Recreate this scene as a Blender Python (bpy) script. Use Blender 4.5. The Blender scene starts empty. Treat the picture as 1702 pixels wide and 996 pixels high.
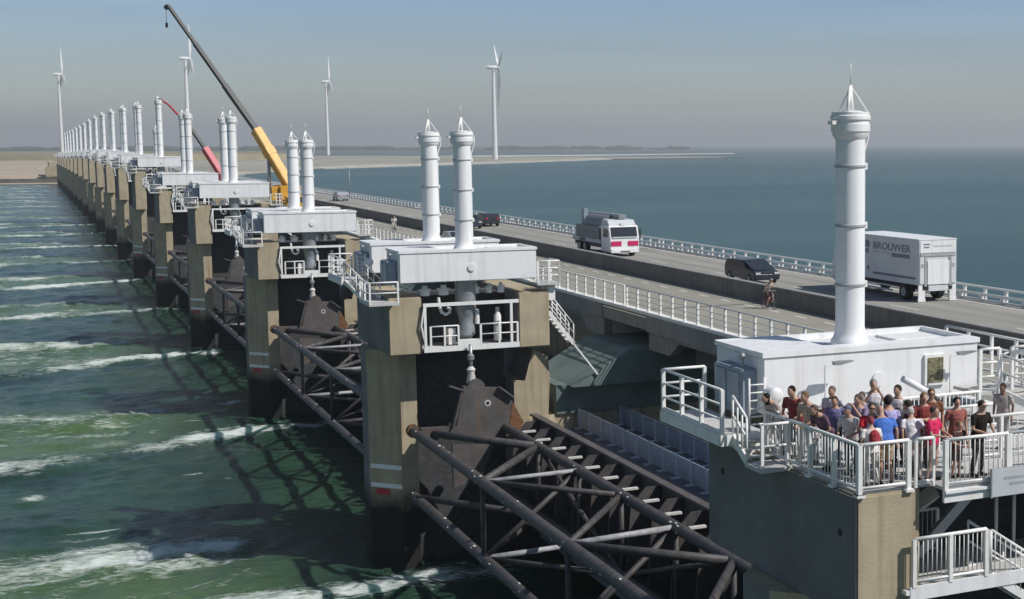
import bpy, bmesh, math, random
import numpy as np
from mathutils import Vector, Matrix
random.seed(7)
R = math.radians
SC = bpy.context.scene
COL = SC.collection

# ------------------------------------------------------------------ camera
cam = bpy.data.cameras.new('camera')
cam_o = bpy.data.objects.new('camera', cam)
COL.objects.link(cam_o)
cam.sensor_width = 36.0
cam.lens = 36.0 * 2450 / 1702
cam.shift_x = -(1350 - 851) / 1702
cam.clip_start = 0.5
cam.clip_end = 60000
cam_o.location = (0, 0, 21)
cam_o.rotation_euler = (R(90 - 6.011), 0, R(-28.038))
SC.camera = cam_o

# ------------------------------------------------------------------ world, sun, exposure
SUN_EL, SUN_AZ = 46.0, 45.0            # azimuth measured from +X towards -Y
sdir = Vector((math.cos(R(SUN_EL)) * math.cos(R(SUN_AZ)), -math.cos(R(SUN_EL)) * math.sin(R(SUN_AZ)), math.sin(R(SUN_EL))))
world = bpy.data.worlds.new('World')
SC.world = world
world.use_nodes = True
wn = world.node_tree.nodes
wl = world.node_tree.links
bg = wn['Background']
sky = wn.new('ShaderNodeTexSky')
sky.sky_type = 'NISHITA'
sky.sun_disc = False
sky.sun_elevation = R(SUN_EL)
sky.sun_rotation = R(90 + SUN_AZ)
sky.air_density = 1.15
sky.dust_density = 0.25
sky.ozone_density = 1.8
bg.inputs['Strength'].default_value = 0.062
tc = wn.new('ShaderNodeTexCoord'); sx = wn.new('ShaderNodeSeparateXYZ'); wl.new(tc.outputs['Generated'], sx.inputs[0])
er = wn.new('ShaderNodeValToRGB'); er.color_ramp.elements[0].position = 0.0; er.color_ramp.elements[1].position = 0.12
er.color_ramp.elements[0].color = (0.99, 1.10, 1.20, 1); er.color_ramp.elements[1].color = (0.86, 1.10, 1.58, 1)
e3 = er.color_ramp.elements.new(0.3); e3.color = (1.0, 1.0, 1.02, 1)
e4 = er.color_ramp.elements.new(0.05); e4.color = (0.94, 1.07, 1.36, 1)
# thin, barely visible high cloud
cm = wn.new('ShaderNodeMapping'); cm.inputs['Scale'].default_value = (2.2, 2.2, 26); wl.new(tc.outputs['Generated'], cm.inputs['Vector'])
cn = wn.new('ShaderNodeTexNoise'); cn.inputs['Scale'].default_value = 1.6; cn.inputs['Detail'].default_value = 6; cn.inputs['Roughness'].default_value = 0.55; wl.new(cm.outputs[0], cn.inputs['Vector'])
cr = wn.new('ShaderNodeMapRange'); cr.inputs['From Min'].default_value = 0.35; cr.inputs['From Max'].default_value = 0.7; cr.inputs['To Min'].default_value = 0.955; cr.inputs['To Max'].default_value = 1.085
wl.new(cn.outputs['Fac'], cr.inputs['Value'])
cmul = wn.new('ShaderNodeVectorMath'); cmul.operation = 'SCALE'
wl.new(sx.outputs['Z'], er.inputs['Fac'])
tint = wn.new('ShaderNodeMix'); tint.data_type = 'RGBA'; tint.blend_type = 'MULTIPLY'; tint.inputs['Factor'].default_value = 1.0
wl.new(sky.outputs[0], tint.inputs['A']); wl.new(er.outputs['Color'], tint.inputs['B'])
wl.new(tint.outputs['Result'], cmul.inputs[0]); wl.new(cr.outputs[0], cmul.inputs['Scale']); wl.new(cmul.outputs[0], bg.inputs['Color'])
sun = bpy.data.lights.new('sun', 'SUN')
sun.energy = 4.2
sun.angle = R(0.5)
sun.color = (1.0, 0.97, 0.93)
sun_o = bpy.data.objects.new('sun', sun)
COL.objects.link(sun_o)
sun_o.location = (100, -60, 120)
sun_o.rotation_euler = sdir.to_track_quat('Z', 'Y').to_euler()
SC.view_settings.view_transform = 'Standard'
SC.view_settings.look = 'None'
SC.view_settings.exposure = 0.1
SC.view_settings.gamma = 1.0

# ------------------------------------------------------------------ materials
def mat(name, col, rough=0.6, metal=0.0, var=0.12, scale=2.0, col2=None, bump=0.0, bscale=20.0, spec=0.4, stain=None, streak=None, streak_amt=0.5, wear=None):
    """Principled material whose colour drifts with world-space noise; optional vertical streaks."""
    m = bpy.data.materials.new(name)
    m.use_nodes = True
    nt = m.node_tree
    n, l = nt.nodes, nt.links
    p = n['Principled BSDF']
    p.inputs['Roughness'].default_value = rough
    p.inputs['Metallic'].default_value = metal
    p.inputs['Specular IOR Level'].default_value = spec
    geo = n.new('ShaderNodeNewGeometry')
    nz = n.new('ShaderNodeTexNoise')
    nz.inputs['Scale'].default_value = scale
    nz.inputs['Detail'].default_value = 6
    nz.inputs['Roughness'].default_value = 0.6
    l.new(geo.outputs['Position'], nz.inputs['Vector'])
    rp = n.new('ShaderNodeValToRGB')
    rp.color_ramp.elements[0].position = 0.33
    rp.color_ramp.elements[1].position = 0.68
    c = Vector(col)
    c2 = Vector(col2) if col2 else c * (1 + var)
    c1 = c * (1 - var)
    rp.color_ramp.elements[0].color = (*c1, 1)
    rp.color_ramp.elements[1].color = (*c2, 1)
    l.new(nz.outputs['Fac'], rp.inputs['Fac'])
    out = rp.outputs['Color']
    if streak:
        mp = n.new('ShaderNodeMapping')
        mp.inputs['Scale'].default_value = (2.2, 2.2, 0.12)
        l.new(geo.outputs['Position'], mp.inputs['Vector'])
        n2 = n.new('ShaderNodeTexNoise')
        n2.inputs['Scale'].default_value = 1.6
        n2.inputs['Detail'].default_value = 5
        l.new(mp.outputs[0], n2.inputs['Vector'])
        r2 = n.new('ShaderNodeValToRGB')
        r2.color_ramp.elements[0].position = 0.5
        r2.color_ramp.elements[1].position = 0.72
        l.new(n2.outputs['Fac'], r2.inputs['Fac'])
        ml = n.new('ShaderNodeMath'); ml.operation = 'MULTIPLY'
        ml.inputs[1].default_value = streak_amt
        l.new(r2.outputs['Color'], ml.inputs[0])
        mx = n.new('ShaderNodeMix'); mx.data_type = 'RGBA'
        mx.inputs['B'].default_value = (*streak, 1)
        l.new(ml.outputs[0], mx.inputs['Factor'])
        l.new(out, mx.inputs['A'])
        out = mx.outputs['Result']
    if wear:                                 # tyre-darkened tracks and patches drawn out along the road
        mp = n.new('ShaderNodeMapping'); mp.inputs['Scale'].default_value = (0.9, 0.012, 1)
        l.new(geo.outputs['Position'], mp.inputs['Vector'])
        n2 = n.new('ShaderNodeTexNoise'); n2.inputs['Scale'].default_value = 1.0; n2.inputs['Detail'].default_value = 4
        l.new(mp.outputs[0], n2.inputs['Vector'])
        r2 = n.new('ShaderNodeMapRange'); r2.inputs['From Min'].default_value = 0.45; r2.inputs['From Max'].default_value = 0.72; r2.inputs['To Max'].default_value = 0.6
        l.new(n2.outputs['Fac'], r2.inputs['Value'])
        mx = n.new('ShaderNodeMix'); mx.data_type = 'RGBA'; mx.inputs['B'].default_value = (*wear, 1)
        l.new(r2.outputs[0], mx.inputs['Factor']); l.new(out, mx.inputs['A'])
        out = mx.outputs['Result']
    if stain:                                # weed and wet tide mark with an uneven upper edge
        z0, z1, sc = stain
        sp = n.new('ShaderNodeSeparateXYZ')
        l.new(geo.outputs['Position'], sp.inputs[0])
        n3 = n.new('ShaderNodeTexNoise'); n3.inputs['Scale'].default_value = 1.1; n3.inputs['Detail'].default_value = 4
        l.new(geo.outputs['Position'], n3.inputs['Vector'])
        ad = n.new('ShaderNodeMath'); ad.operation = 'MULTIPLY_ADD'
        ad.inputs[1].default_value = 1.2
        l.new(n3.outputs['Fac'], ad.inputs[0]); l.new(sp.outputs['Z'], ad.inputs[2])
        mr = n.new('ShaderNodeMapRange')
        mr.inputs['From Min'].default_value = z0 + 0.6
        mr.inputs['From Max'].default_value = z1 + 0.6
        l.new(ad.outputs[0], mr.inputs['Value'])
        mx = n.new('ShaderNodeMix'); mx.data_type = 'RGBA'
        mx.inputs['A'].default_value = (*sc, 1)
        l.new(mr.outputs[0], mx.inputs['Factor'])
        l.new(out, mx.inputs['B'])
        out = mx.outputs['Result']
    l.new(out, p.inputs['Base Color'])
    if bump:
        nb = n.new('ShaderNodeTexNoise'); nb.inputs['Scale'].default_value = bscale; nb.inputs['Detail'].default_value = 5
        l.new(geo.outputs['Position'], nb.inputs['Vector'])
        bp = n.new('ShaderNodeBump'); bp.inputs['Strength'].default_value = bump; bp.inputs['Distance'].default_value = 0.05
        l.new(nb.outputs['Fac'], bp.inputs['Height'])
        l.new(bp.outputs[0], p.inputs['Normal'])
    return m

M = {}
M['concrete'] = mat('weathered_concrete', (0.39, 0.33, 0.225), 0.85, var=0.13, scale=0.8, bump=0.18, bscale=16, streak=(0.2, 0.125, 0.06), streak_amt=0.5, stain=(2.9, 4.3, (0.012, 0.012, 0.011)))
M['concrete_grey'] = mat('grey_concrete', (0.27, 0.265, 0.25), 0.85, var=0.14, scale=0.7, bump=0.25, bscale=12, streak=(0.15, 0.14, 0.13), streak_amt=0.5)
M['concrete_green'] = mat('shaded_grey_green_concrete', (0.125, 0.17, 0.16), 0.9, var=0.2, scale=0.6, bump=0.25, bscale=9, stain=(2.9, 4.3, (0.012, 0.012, 0.011)))  # grey-green tone carries the shade and haze under the road
M['seaward_shade'] = mat('seaward_shaded_concrete', (0.16, 0.162, 0.16), 0.9, var=0.18, scale=0.7, bump=0.3, bscale=9, streak=(0.16, 0.155, 0.15), streak_amt=0.5, stain=(2.9, 4.3, (0.012, 0.012, 0.011)))  # darker concrete copy; shade on the water-side faces put into its colour
M['wall_conc'] = mat('road_wall_concrete', (0.17, 0.155, 0.135), 0.9, var=0.2, scale=0.5, bump=0.25, bscale=10, streak=(0.1, 0.09, 0.08), streak_amt=0.6)
M['deck_conc'] = mat('beam_concrete', (0.15, 0.155, 0.165), 0.9, var=0.2, scale=0.8, bump=0.2)
M['white'] = mat('white_paint', (0.77, 0.77, 0.765), 0.45, var=0.04, scale=1.4, streak=(0.53, 0.49, 0.43), streak_amt=0.45)
M['white2'] = mat('white_steel_paint', (0.78, 0.77, 0.74), 0.5, var=0.06, scale=5, streak=(0.55, 0.47, 0.38), streak_amt=0.3)
M['seam'] = mat('seam_grey', (0.36, 0.37, 0.38), 0.6)
M['bluegrey'] = mat('blue_grey_paint', (0.24, 0.29, 0.34), 0.5, var=0.15, scale=2)
M['walkrail'] = mat('galvanised_blue_grey', (0.56, 0.62, 0.70), 0.5, metal=0.1, var=0.1)
M['truss'] = mat('brown_black_gate_steel', (0.062, 0.058, 0.058), 0.55, var=0.35, scale=2.2, bump=0.3, bscale=14, streak=(0.13, 0.09, 0.065), streak_amt=0.35)
M['truss_lit'] = mat('sunlit_brace_steel', (0.30, 0.30, 0.31), 0.5, var=0.25, scale=4)  # lighter copy of the gate steel, sunlight put into the colour of some braces
M['plate'] = mat('gate_plate_steel', (0.092, 0.085, 0.083), 0.6, var=0.25, scale=1.2, bump=0.2, bscale=8, streak=(0.15, 0.085, 0.05), streak_amt=0.45)
M['rust'] = mat('rust', (0.16, 0.075, 0.035), 0.85, var=0.3, scale=5)
M['barnacle_and_sun'] = mat('pale_deposit_and_sun', (0.55, 0.53, 0.5), 0.9, var=0.2, scale=9)
M['red'] = mat('red_paint', (0.42, 0.025, 0.05), 0.45, var=0.08)
M['steel'] = mat('grey_steel', (0.32, 0.34, 0.35), 0.4, metal=0.4, var=0.15)
M['dark'] = mat('dark_machinery_recess_shade', (0.05, 0.052, 0.055), 0.6, var=0.3, scale=4)
M['black'] = mat('black_rubber', (0.02, 0.02, 0.021), 0.7, var=0.2)
M['glass'] = mat('dark_glass', (0.025, 0.03, 0.036), 0.12, var=0.1, spec=0.7)
M['yellow'] = mat('crane_yellow', (0.62, 0.33, 0.035), 0.45, var=0.12, scale=1.2)
M['boom'] = mat('boom_black', (0.03, 0.032, 0.034), 0.5, var=0.2)
M['grating'] = mat('pale_platform_grating', (0.50, 0.49, 0.47), 0.7, var=0.08, scale=4, bump=0.3, bscale=40)
M['sand'] = mat('sand', (0.31, 0.285, 0.22), 0.95, var=0.25, scale=0.012, col2=(0.42, 0.395, 0.33))
M['brownsand'] = mat('brown_wet_sand', (0.40, 0.325, 0.235), 0.95, var=0.15, scale=0.01, col2=(0.46, 0.38, 0.285))
M['beach'] = mat('pale_beach_sand', (0.45, 0.44, 0.39), 0.95, var=0.1, scale=0.02)
M['dune'] = mat('dune_grass', (0.24, 0.21, 0.115), 0.95, var=0.3, scale=0.02, col2=(0.34, 0.28, 0.17))
M['rock'] = mat('dark_rock_slope', (0.10, 0.09, 0.075), 0.95, var=0.35, scale=0.2, bump=0.6, bscale=1.2)
M['farland'] = mat('far_fields', (0.10, 0.115, 0.075), 0.95, var=0.35, scale=0.004)
M['turbine'] = mat('turbine_white', (0.75, 0.75, 0.74), 0.5, var=0.04)
M['grille'] = mat('olive_panel', (0.10, 0.10, 0.045), 0.6, var=0.5, scale=14, col2=(0.30, 0.27, 0.16))
M['signgrey'] = mat('sign_panel_grey', (0.50, 0.52, 0.53), 0.5, var=0.05)
M['letter'] = mat('lettering_slate', (0.17, 0.19, 0.22), 0.5, var=0.05)
M['trucksilver'] = mat('truck_body_grey_white', (0.62, 0.63, 0.63), 0.5, var=0.05, scale=0.8, streak=(0.5, 0.5, 0.49), streak_amt=0.35)
M['asphalt'] = mat('service_road_asphalt', (0.29, 0.275, 0.225), 0.9, var=0.08, scale=0.35, bump=0.2, bscale=30, wear=(0.17, 0.165, 0.15))
M['asphalt2'] = mat('highway_asphalt', (0.30, 0.285, 0.25), 0.9, var=0.1, scale=0.3, bump=0.2, bscale=30, wear=(0.17, 0.165, 0.155))
M['mark'] = mat('road_paint', (0.66, 0.65, 0.6), 0.7, var=0.15, scale=3)
M['carblack'] = mat('car_dark_paint', (0.028, 0.032, 0.042), 0.25, var=0.1, spec=0.6)
M['carsilver'] = mat('car_silver_paint', (0.42, 0.44, 0.46), 0.3, metal=0.3, var=0.05)
M['tankgrey'] = mat('grey_superstructure', (0.16, 0.17, 0.185), 0.5, var=0.2, scale=3)
M['magenta'] = mat('crimson_stripe', (0.55, 0.02, 0.12), 0.4, var=0.05)
_fab = {}
def fab(c):
    k = tuple(round(v, 3) for v in c)
    if k not in _fab:
        _fab[k] = mat('fabric', c, 0.9, var=0.28, scale=11, bump=0.5, bscale=14, spec=0.15)
    return _fab[k]
def skin_mat(c=(0.45, 0.27, 0.19)):
    k = ('s',) + tuple(c)
    if k not in _fab:
        _fab[k] = mat('skin', c, 0.55, var=0.06, scale=12)
    return _fab[k]

# ------------------------------------------------------------------ mesh builder
class MB:
    def __init__(s):
        s.bm = bmesh.new(); s.mi = 0
    def _faces(s, fs):
        for f in fs:
            f.material_index = s.mi
        return s
    def box(s, x0, x1, y0, y1, z0, z1):
        v = [s.bm.verts.new(p) for p in ((x0, y0, z0), (x1, y0, z0), (x1, y1, z0), (x0, y1, z0), (x0, y0, z1), (x1, y0, z1), (x1, y1, z1), (x0, y1, z1))]
        return s._faces([s.bm.faces.new([v[i] for i in q]) for q in ((0, 3, 2, 1), (4, 5, 6, 7), (0, 1, 5, 4), (1, 2, 6, 5), (2, 3, 7, 6), (3, 0, 4, 7))])
    def beam(s, p0, p1, w, h, up=(0, 0, 1)):
        p0 = Vector(p0); p1 = Vector(p1); d = (p1 - p0).normalized(); u = Vector(up)
        if abs(d.dot(u)) > 0.98: u = Vector((1, 0, 0))
        a = d.cross(u).normalized(); b = a.cross(d).normalized()
        v = []
        for p in (p0, p1):
            for i, j in ((-1, -1), (1, -1), (1, 1), (-1, 1)):
                v.append(s.bm.verts.new(p + a * (i * w / 2) + b * (j * h / 2)))
        return s._faces([s.bm.faces.new([v[i] for i in q]) for q in ((0, 1, 2, 3), (7, 6, 5, 4), (0, 4, 5, 1), (1, 5, 6, 2), (2, 6, 7, 3), (3, 7, 4, 0))])
    def cyl(s, p0, p1, r0, r1=None, n=12, cap=True):
        return s.tube([p0, p1], [r0, r0 if r1 is None else r1], n, cap)
    def tube(s, pts, r, n=8, cap=True):
        pts = [Vector(p) for p in pts]
        rr = r if isinstance(r, (list, tuple)) else [r] * len(pts)
        rings = []; ref = None
        for i, p in enumerate(pts):
            d = (pts[min(i + 1, len(pts) - 1)] - pts[max(i - 1, 0)]).normalized()
            if ref is None:
                ref = Vector((0, 0, 1)) if abs(d.z) < 0.9 else Vector((1, 0, 0))
            a = (ref - d * ref.dot(d)).normalized(); b = d.cross(a); ref = a
            rings.append([s.bm.verts.new(p + (a * math.cos(t) + b * math.sin(t)) * rr[i]) for t in [2 * math.pi * k / n for k in range(n)]])
        fs = []
        for A, B in zip(rings, rings[1:]):
            for k in range(n):
                fs.append(s.bm.faces.new((A[k], A[(k + 1) % n], B[(k + 1) % n], B[k])))
        for f in fs: f.smooth = True
        if cap:
            fs.append(s.bm.faces.new(rings[0][::-1])); fs.append(s.bm.faces.new(rings[-1]))
        return s._faces(fs)
    def loft(s, rings, cap=True):
        """rings: list of (centre, rx, ry) horizontal ellipses, or lists of points."""
        n = 14; R_ = []
        for r in rings:
            c, rx, ry = r
            R_.append([s.bm.verts.new((c[0] + rx * math.cos(t), c[1] + ry * math.sin(t), c[2])) for t in [2 * math.pi * k / n for k in range(n)]])
        fs = []
        for A, B in zip(R_, R_[1:]):
            for k in range(n):
                fs.append(s.bm.faces.new((A[k], A[(k + 1) % n], B[(k + 1) % n], B[k])))
        if cap:
            fs.append(s.bm.faces.new(R_[0][::-1])); fs.append(s.bm.faces.new(R_[-1]))
        for f in fs: f.smooth = True
        return s._faces(fs)
    def lathe(s, cx, cy, prof, n=24):
        return_fs = []
        rings = []
        for r, z in prof:
            rings.append([s.bm.verts.new((cx + r * math.cos(2 * math.pi * k / n), cy + r * math.sin(2 * math.pi * k / n), z)) for k in range(n)])
        for A, B in zip(rings, rings[1:]):
            for k in range(n):
                f = s.bm.faces.new((A[k], A[(k + 1) % n], B[(k + 1) % n], B[k])); f.smooth = True
                return_fs.append(f)
        return_fs.append(s.bm.faces.new(rings[0][::-1])); return_fs.append(s.bm.faces.new(rings[-1]))
        return s._faces(return_fs)
    def prism(s, poly, axis, a, b):
        """poly in the two other axes (in x,y,z order), extruded from a to b along axis."""
        def P(q, t):
            return {'x': (t, q[0], q[1]), 'y': (q[0], t, q[1]), 'z': (q[0], q[1], t)}[axis]
        A = [s.bm.verts.new(P(q, a)) for q in poly]; B = [s.bm.verts.new(P(q, b)) for q in poly]
        n = len(poly)
        fs = [s.bm.faces.new(A), s.bm.faces.new(B[::-1])]
        for k in range(n):
            fs.append(s.bm.faces.new((A[k], B[k], B[(k + 1) % n], A[(k + 1) % n])))
        return s._faces(fs)
    def ball(s, c, rx, ry=None, rz=None, u=12, v=8):
        ry = ry or rx; rz = rz or rx
        g = bmesh.ops.create_uvsphere(s.bm, u_segments=u, v_segments=v, radius=1)
        vs = set(g['verts'])
        for w in g['verts']: w.co = Vector((w.co.x * rx + c[0], w.co.y * ry + c[1], w.co.z * rz + c[2]))
        fs = [f for f in s.bm.faces if f.verts[0] in vs]
        for f in fs: f.smooth = True
        return s._faces(fs)
    def mesh(s, name, mats, bevel=0):
        bmesh.ops.recalc_face_normals(s.bm, faces=s.bm.faces[:])
        if bevel:
            es = [e for e in s.bm.edges if len(e.link_faces) == 2 and e.calc_face_angle(0) > 0.6]
            bmesh.ops.bevel(s.bm, geom=es, offset=bevel, segments=2, affect='EDGES', clamp_overlap=True)
        for e in s.bm.edges:
            if len(e.link_faces) == 2 and e.calc_face_angle(0) > 0.6: e.smooth = False
        me = bpy.data.meshes.new(name)
        s.bm.to_mesh(me); s.bm.free()
        for m in (mats if isinstance(mats, (list, tuple)) else [mats]):
            me.materials.append(M[m] if isinstance(m, str) else m)
        return me
    def build(s, name, mats, parent=None, bevel=0):
        o = bpy.data.objects.new(name, s.mesh(name, mats, bevel)); COL.objects.link(o)
        if parent: o.parent = parent
        return o

def tag(o, label=None, cat=None, group=None, kind=None):
    if label: o['label'] = label
    if cat: o['category'] = cat
    if group: o['group'] = group
    if kind: o['kind'] = kind
    return o
def thing(name, loc=(0, 0, 0), rz=0, label=None, cat=None, group=None):
    o = bpy.data.objects.new(name, None); COL.objects.link(o)
    o.empty_display_size = 0.3
    o.location = loc; o.rotation_euler = (0, 0, rz)
    return tag(o, label, cat, group)
KIDS = {}
def kids(o): return [c for c in COL.objects if c.parent == o]
def dup(root, loc, rz=None, label=None, tree=None):
    """copy a thing with copies of its parts and sub-parts"""
    tree = tree or KIDS.setdefault(root.name, [(c, kids(c)) for c in kids(root)])
    r = root.copy(); COL.objects.link(r); r.location = loc
    if rz is not None: r.rotation_euler = (0, 0, rz)
    if label: r['label'] = label
    for c, gs in tree:
        d = c.copy(); COL.objects.link(d); d.parent = r
        for g in gs:
            e = g.copy(); COL.objects.link(e); e.parent = d
    return r
MERGED = {}
def dup_far(root, loc, label):
    """a far copy, too small to show its parts: one mesh"""
    if root.name not in MERGED:
        bm = bmesh.new(); mats = []
        def add(o, mtx):
            if o.type == 'MESH':
                t = bmesh.new(); t.from_mesh(o.data); t.transform(mtx)
                idx = []
                for m in o.data.materials:
                    if m not in mats: mats.append(m)
                    idx.append(mats.index(m))
                for f in t.faces: f.material_index = idx[f.material_index] if idx else 0
                tm = bpy.data.meshes.new('tmp'); t.to_mesh(tm); t.free()
                bm.from_mesh(tm); bpy.data.meshes.remove(tm)
            for c in kids(o): add(c, mtx @ c.matrix_basis)
        add(root, Matrix.Identity(4))
        me = bpy.data.meshes.new(root.name); bm.to_mesh(me); bm.free()
        for m in mats: me.materials.append(m)
        MERGED[root.name] = me
    o = bpy.data.objects.new(root.name.split('.')[0], MERGED[root.name]); COL.objects.link(o)
    o.location = loc
    return tag(o, label, root.get('category'), root.get('group'))

ORD = ['', 'first', 'second', 'third', 'fourth', 'fifth', 'sixth', 'seventh', 'eighth', 'ninth', 'tenth', 'eleventh', 'twelfth',
       'thirteenth', 'fourteenth', 'fifteenth', 'sixteenth', 'seventeenth', 'eighteenth', 'nineteenth', 'twentieth']
NP = 19
YC = lambda k: 75.0 + 45.0 * (k - 2)       # centre of pier k; pier 1 carries the viewing platform
LIFT = [0, 0, 0, 0, 1.15, 1.35, 3.1, 3.25, 3.4, 3.6, 3.7, 3.5, 3.2, 2.7, 2.2, 2.0, 1.6, 1.4, 1.2, 1.0]
TOWH = [0, 6.2, 6.0, 5.7, 7.0, 7.9, 9.1, 9.2, 9.5, 9.4, 9.4, 6.9, 7.0, 6.9, 4.0, 3.9, 3.8, 3.7, 3.6, 3.5]

# ------------------------------------------------------------------ water
def fbm(x, y, seed=0, octaves=4):
    """cheap smooth value noise in numpy"""
    rng = np.random.RandomState(seed)
    tab = rng.rand(256, 256)
    out = np.zeros_like(x); amp = 1.0; tot = 0
    for o in range(octaves):
        xi = np.floor(x).astype(int); yi = np.floor(y).astype(int)
        fx = x - xi; fy = y - yi
        fx = fx * fx * (3 - 2 * fx); fy = fy * fy * (3 - 2 * fy)
        a = tab[xi % 256, yi % 256]; b = tab[(xi + 1) % 256, yi % 256]
        c = tab[xi % 256, (yi + 1) % 256]; d = tab[(xi + 1) % 256, (yi + 1) % 256]
        out += amp * ((a * (1 - fx) + b * fx) * (1 - fy) + (c * (1 - fx) + d * fx) * fy)
        tot += amp; amp *= 0.5; x = x * 2.03 + 17.1; y = y * 2.03 + 5.7
    return out / tot

def geo_steps(a, b, s0, f):
    v = [a]; s = s0
    while v[-1] < b:
        v.append(v[-1] + s); s *= f
    v[-1] = b
    return v

def make_sea():
    xs = [-v for v in geo_steps(30, 9000, 0.6, 1.3)][::-1] + list(np.arange(-29.7, 26.01, 0.3)) + [27, 30]
    ys = [-200, -60, 0, 25] + list(np.arange(30, 130, 0.3)) + list(np.arange(130, 260, 0.6)) + list(np.arange(260, 460, 1.0)) + list(np.arange(460, 1300, 3.0)) + geo_steps(1300, 14000, 15, 1.25)
    X, Y = np.meshgrid(np.array(xs, float), np.array(ys, float))
    k = np.round((Y - 75.0) / 45.0)
    yc = 75.0 + 45.0 * k
    dx = np.clip(18.0 - X, 0, 60)
    foam = np.zeros_like(X); aer = np.zeros_like(X); hump = np.zeros_like(X)
    wob = (fbm(X * 0.09 + 3, Y * 0.03 + k * 9.3, 3) - 0.5) * 7.5
    for off, slope, sd in ((-5.0, -0.30, 11), (3.6, 0.22, 23)):
        for kk in (-1, 0, 1):
            yk = yc + 45.0 * kk
            cl = yk + off + slope * dx * (0.8 + 0.2 * np.sin(yk * 0.7)) + wob * np.clip(dx / 12.0, 0.15, 1.6)
            wd = 0.95 + 0.125 * dx
            g = np.exp(-((Y - cl) / wd) ** 2)
            st = np.clip(0.1 + 1.75 * fbm(X * 0.17 + sd, yk * 0.31 + Y * 0.05, sd), 0.15, 1.5)
            near_pier = np.clip((dx - (0 if off < 0 else 7.5)) / 2.0, 0, 1)
            decay = np.clip(1.15 - dx / 70.0, 0.25, 1)
            foam = np.maximum(foam, g * st * near_pier * decay)
            g2 = np.exp(-((Y - cl - (1.6 + 0.10 * dx) * np.sign(off) * -1) / (wd * 0.5)) ** 2)
            foam = np.maximum(foam, 0.55 * g2 * st * near_pier * decay)
            hump += 0.22 * g * near_pier * decay
    for kk in (-1, 0, 1):
        yk = yc + 45.0 * kk
        inside = 1 / (1 + np.exp(-((Y - (yk - 5 - 0.3 * dx)) / 1.2))) * (1 - 1 / (1 + np.exp(-((Y - (yk + 4 + 0.24 * dx)) / 1.2))))
        aer = np.maximum(aer, inside * np.clip((dx - 5) / 8.0, 0, 1))
    patches = fbm(X * 0.11, Y * 0.11, 77, 3)
    foam = np.maximum(foam, aer * np.clip((fbm(X * 0.2, Y * 0.62, 31) - 0.47) * 5.0, 0, 1) * 0.72)
    # short loose flecks and boils on the open water between the wakes
    fl = np.clip((fbm(X * 0.13 + 40, Y * 0.45, 91, 3) - 0.74) * 9, 0, 1) * 0.6
    foam = np.maximum(foam, fl * (X < 17))
    for bx, by, rx, ry in ((-0.6, 98.2, 0.9, 1.1), (2.6, 87.9, 2.2, 0.28), (1.5, 172, 4.5, 2.4), (8.5, 100.5, 0.9, 0.25), (10.3, 119.5, 1.0, 0.35), (15.5, 70.6, 6.5, 2.2), (8.5, 71.0, 4.5, 1.6), (2.5, 83.5, 6.0, 1.7), (5.5, 78.5, 5.0, 1.0), (17.5, 114.6, 3.0, 0.9), (14, 127.5, 2.5, 0.8)):
        foam = np.maximum(foam, 0.95 * np.exp(-(((X - bx) / rx) ** 2 + ((Y - by) / ry) ** 2)))
    hump += 0.5 * np.exp(-(((X - 1.5) / 5) ** 2 + ((Y - 172) / 2.0) ** 2))
    amp = np.clip((X + 400) / 300, 0, 1) * np.clip((1300 - Y) / 800, 0, 1)
    Z = amp * ((fbm(X * 0.22, Y * 0.3, 5, 4) - 0.5) * 0.62 + (fbm(X * 0.8, Y * 1.1, 9, 3) - 0.5) * 0.16 + hump * (0.5 + fbm(X * 0.5, Y * 0.6, 14, 3)) + foam * (fbm(X * 1.3, Y * 1.3, 15, 2) - 0.5) * 0.35)
    ny, nx = X.shape
    co = np.stack([X, Y, Z], -1).reshape(-1, 3)
    idx = np.arange(nx * ny).reshape(ny, nx)
    q = np.stack([idx[:-1, :-1], idx[:-1, 1:], idx[1:, 1:], idx[1:, :-1]], -1).reshape(-1, 4)
    me = bpy.data.meshes.new('sea')
    me.vertices.add(len(co)); me.vertices.foreach_set('co', co.ravel())
    me.loops.add(q.size); me.loops.foreach_set('vertex_index', q.ravel())
    me.polygons.add(len(q)); me.polygons.foreach_set('loop_start', np.arange(0, q.size, 4)); me.polygons.foreach_set('loop_total', np.full(len(q), 4))
    me.polygons.foreach_set('use_smooth', np.ones(len(q), bool))
    me.update(); me.validate()
    for nm, arr in (('foam', foam), ('aer', aer * (0.35 + 0.9 * patches))):
        at = me.attributes.new(nm, 'FLOAT', 'POINT'); at.data.foreach_set('value', arr.ravel().astype(np.float32))
    return me

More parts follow.
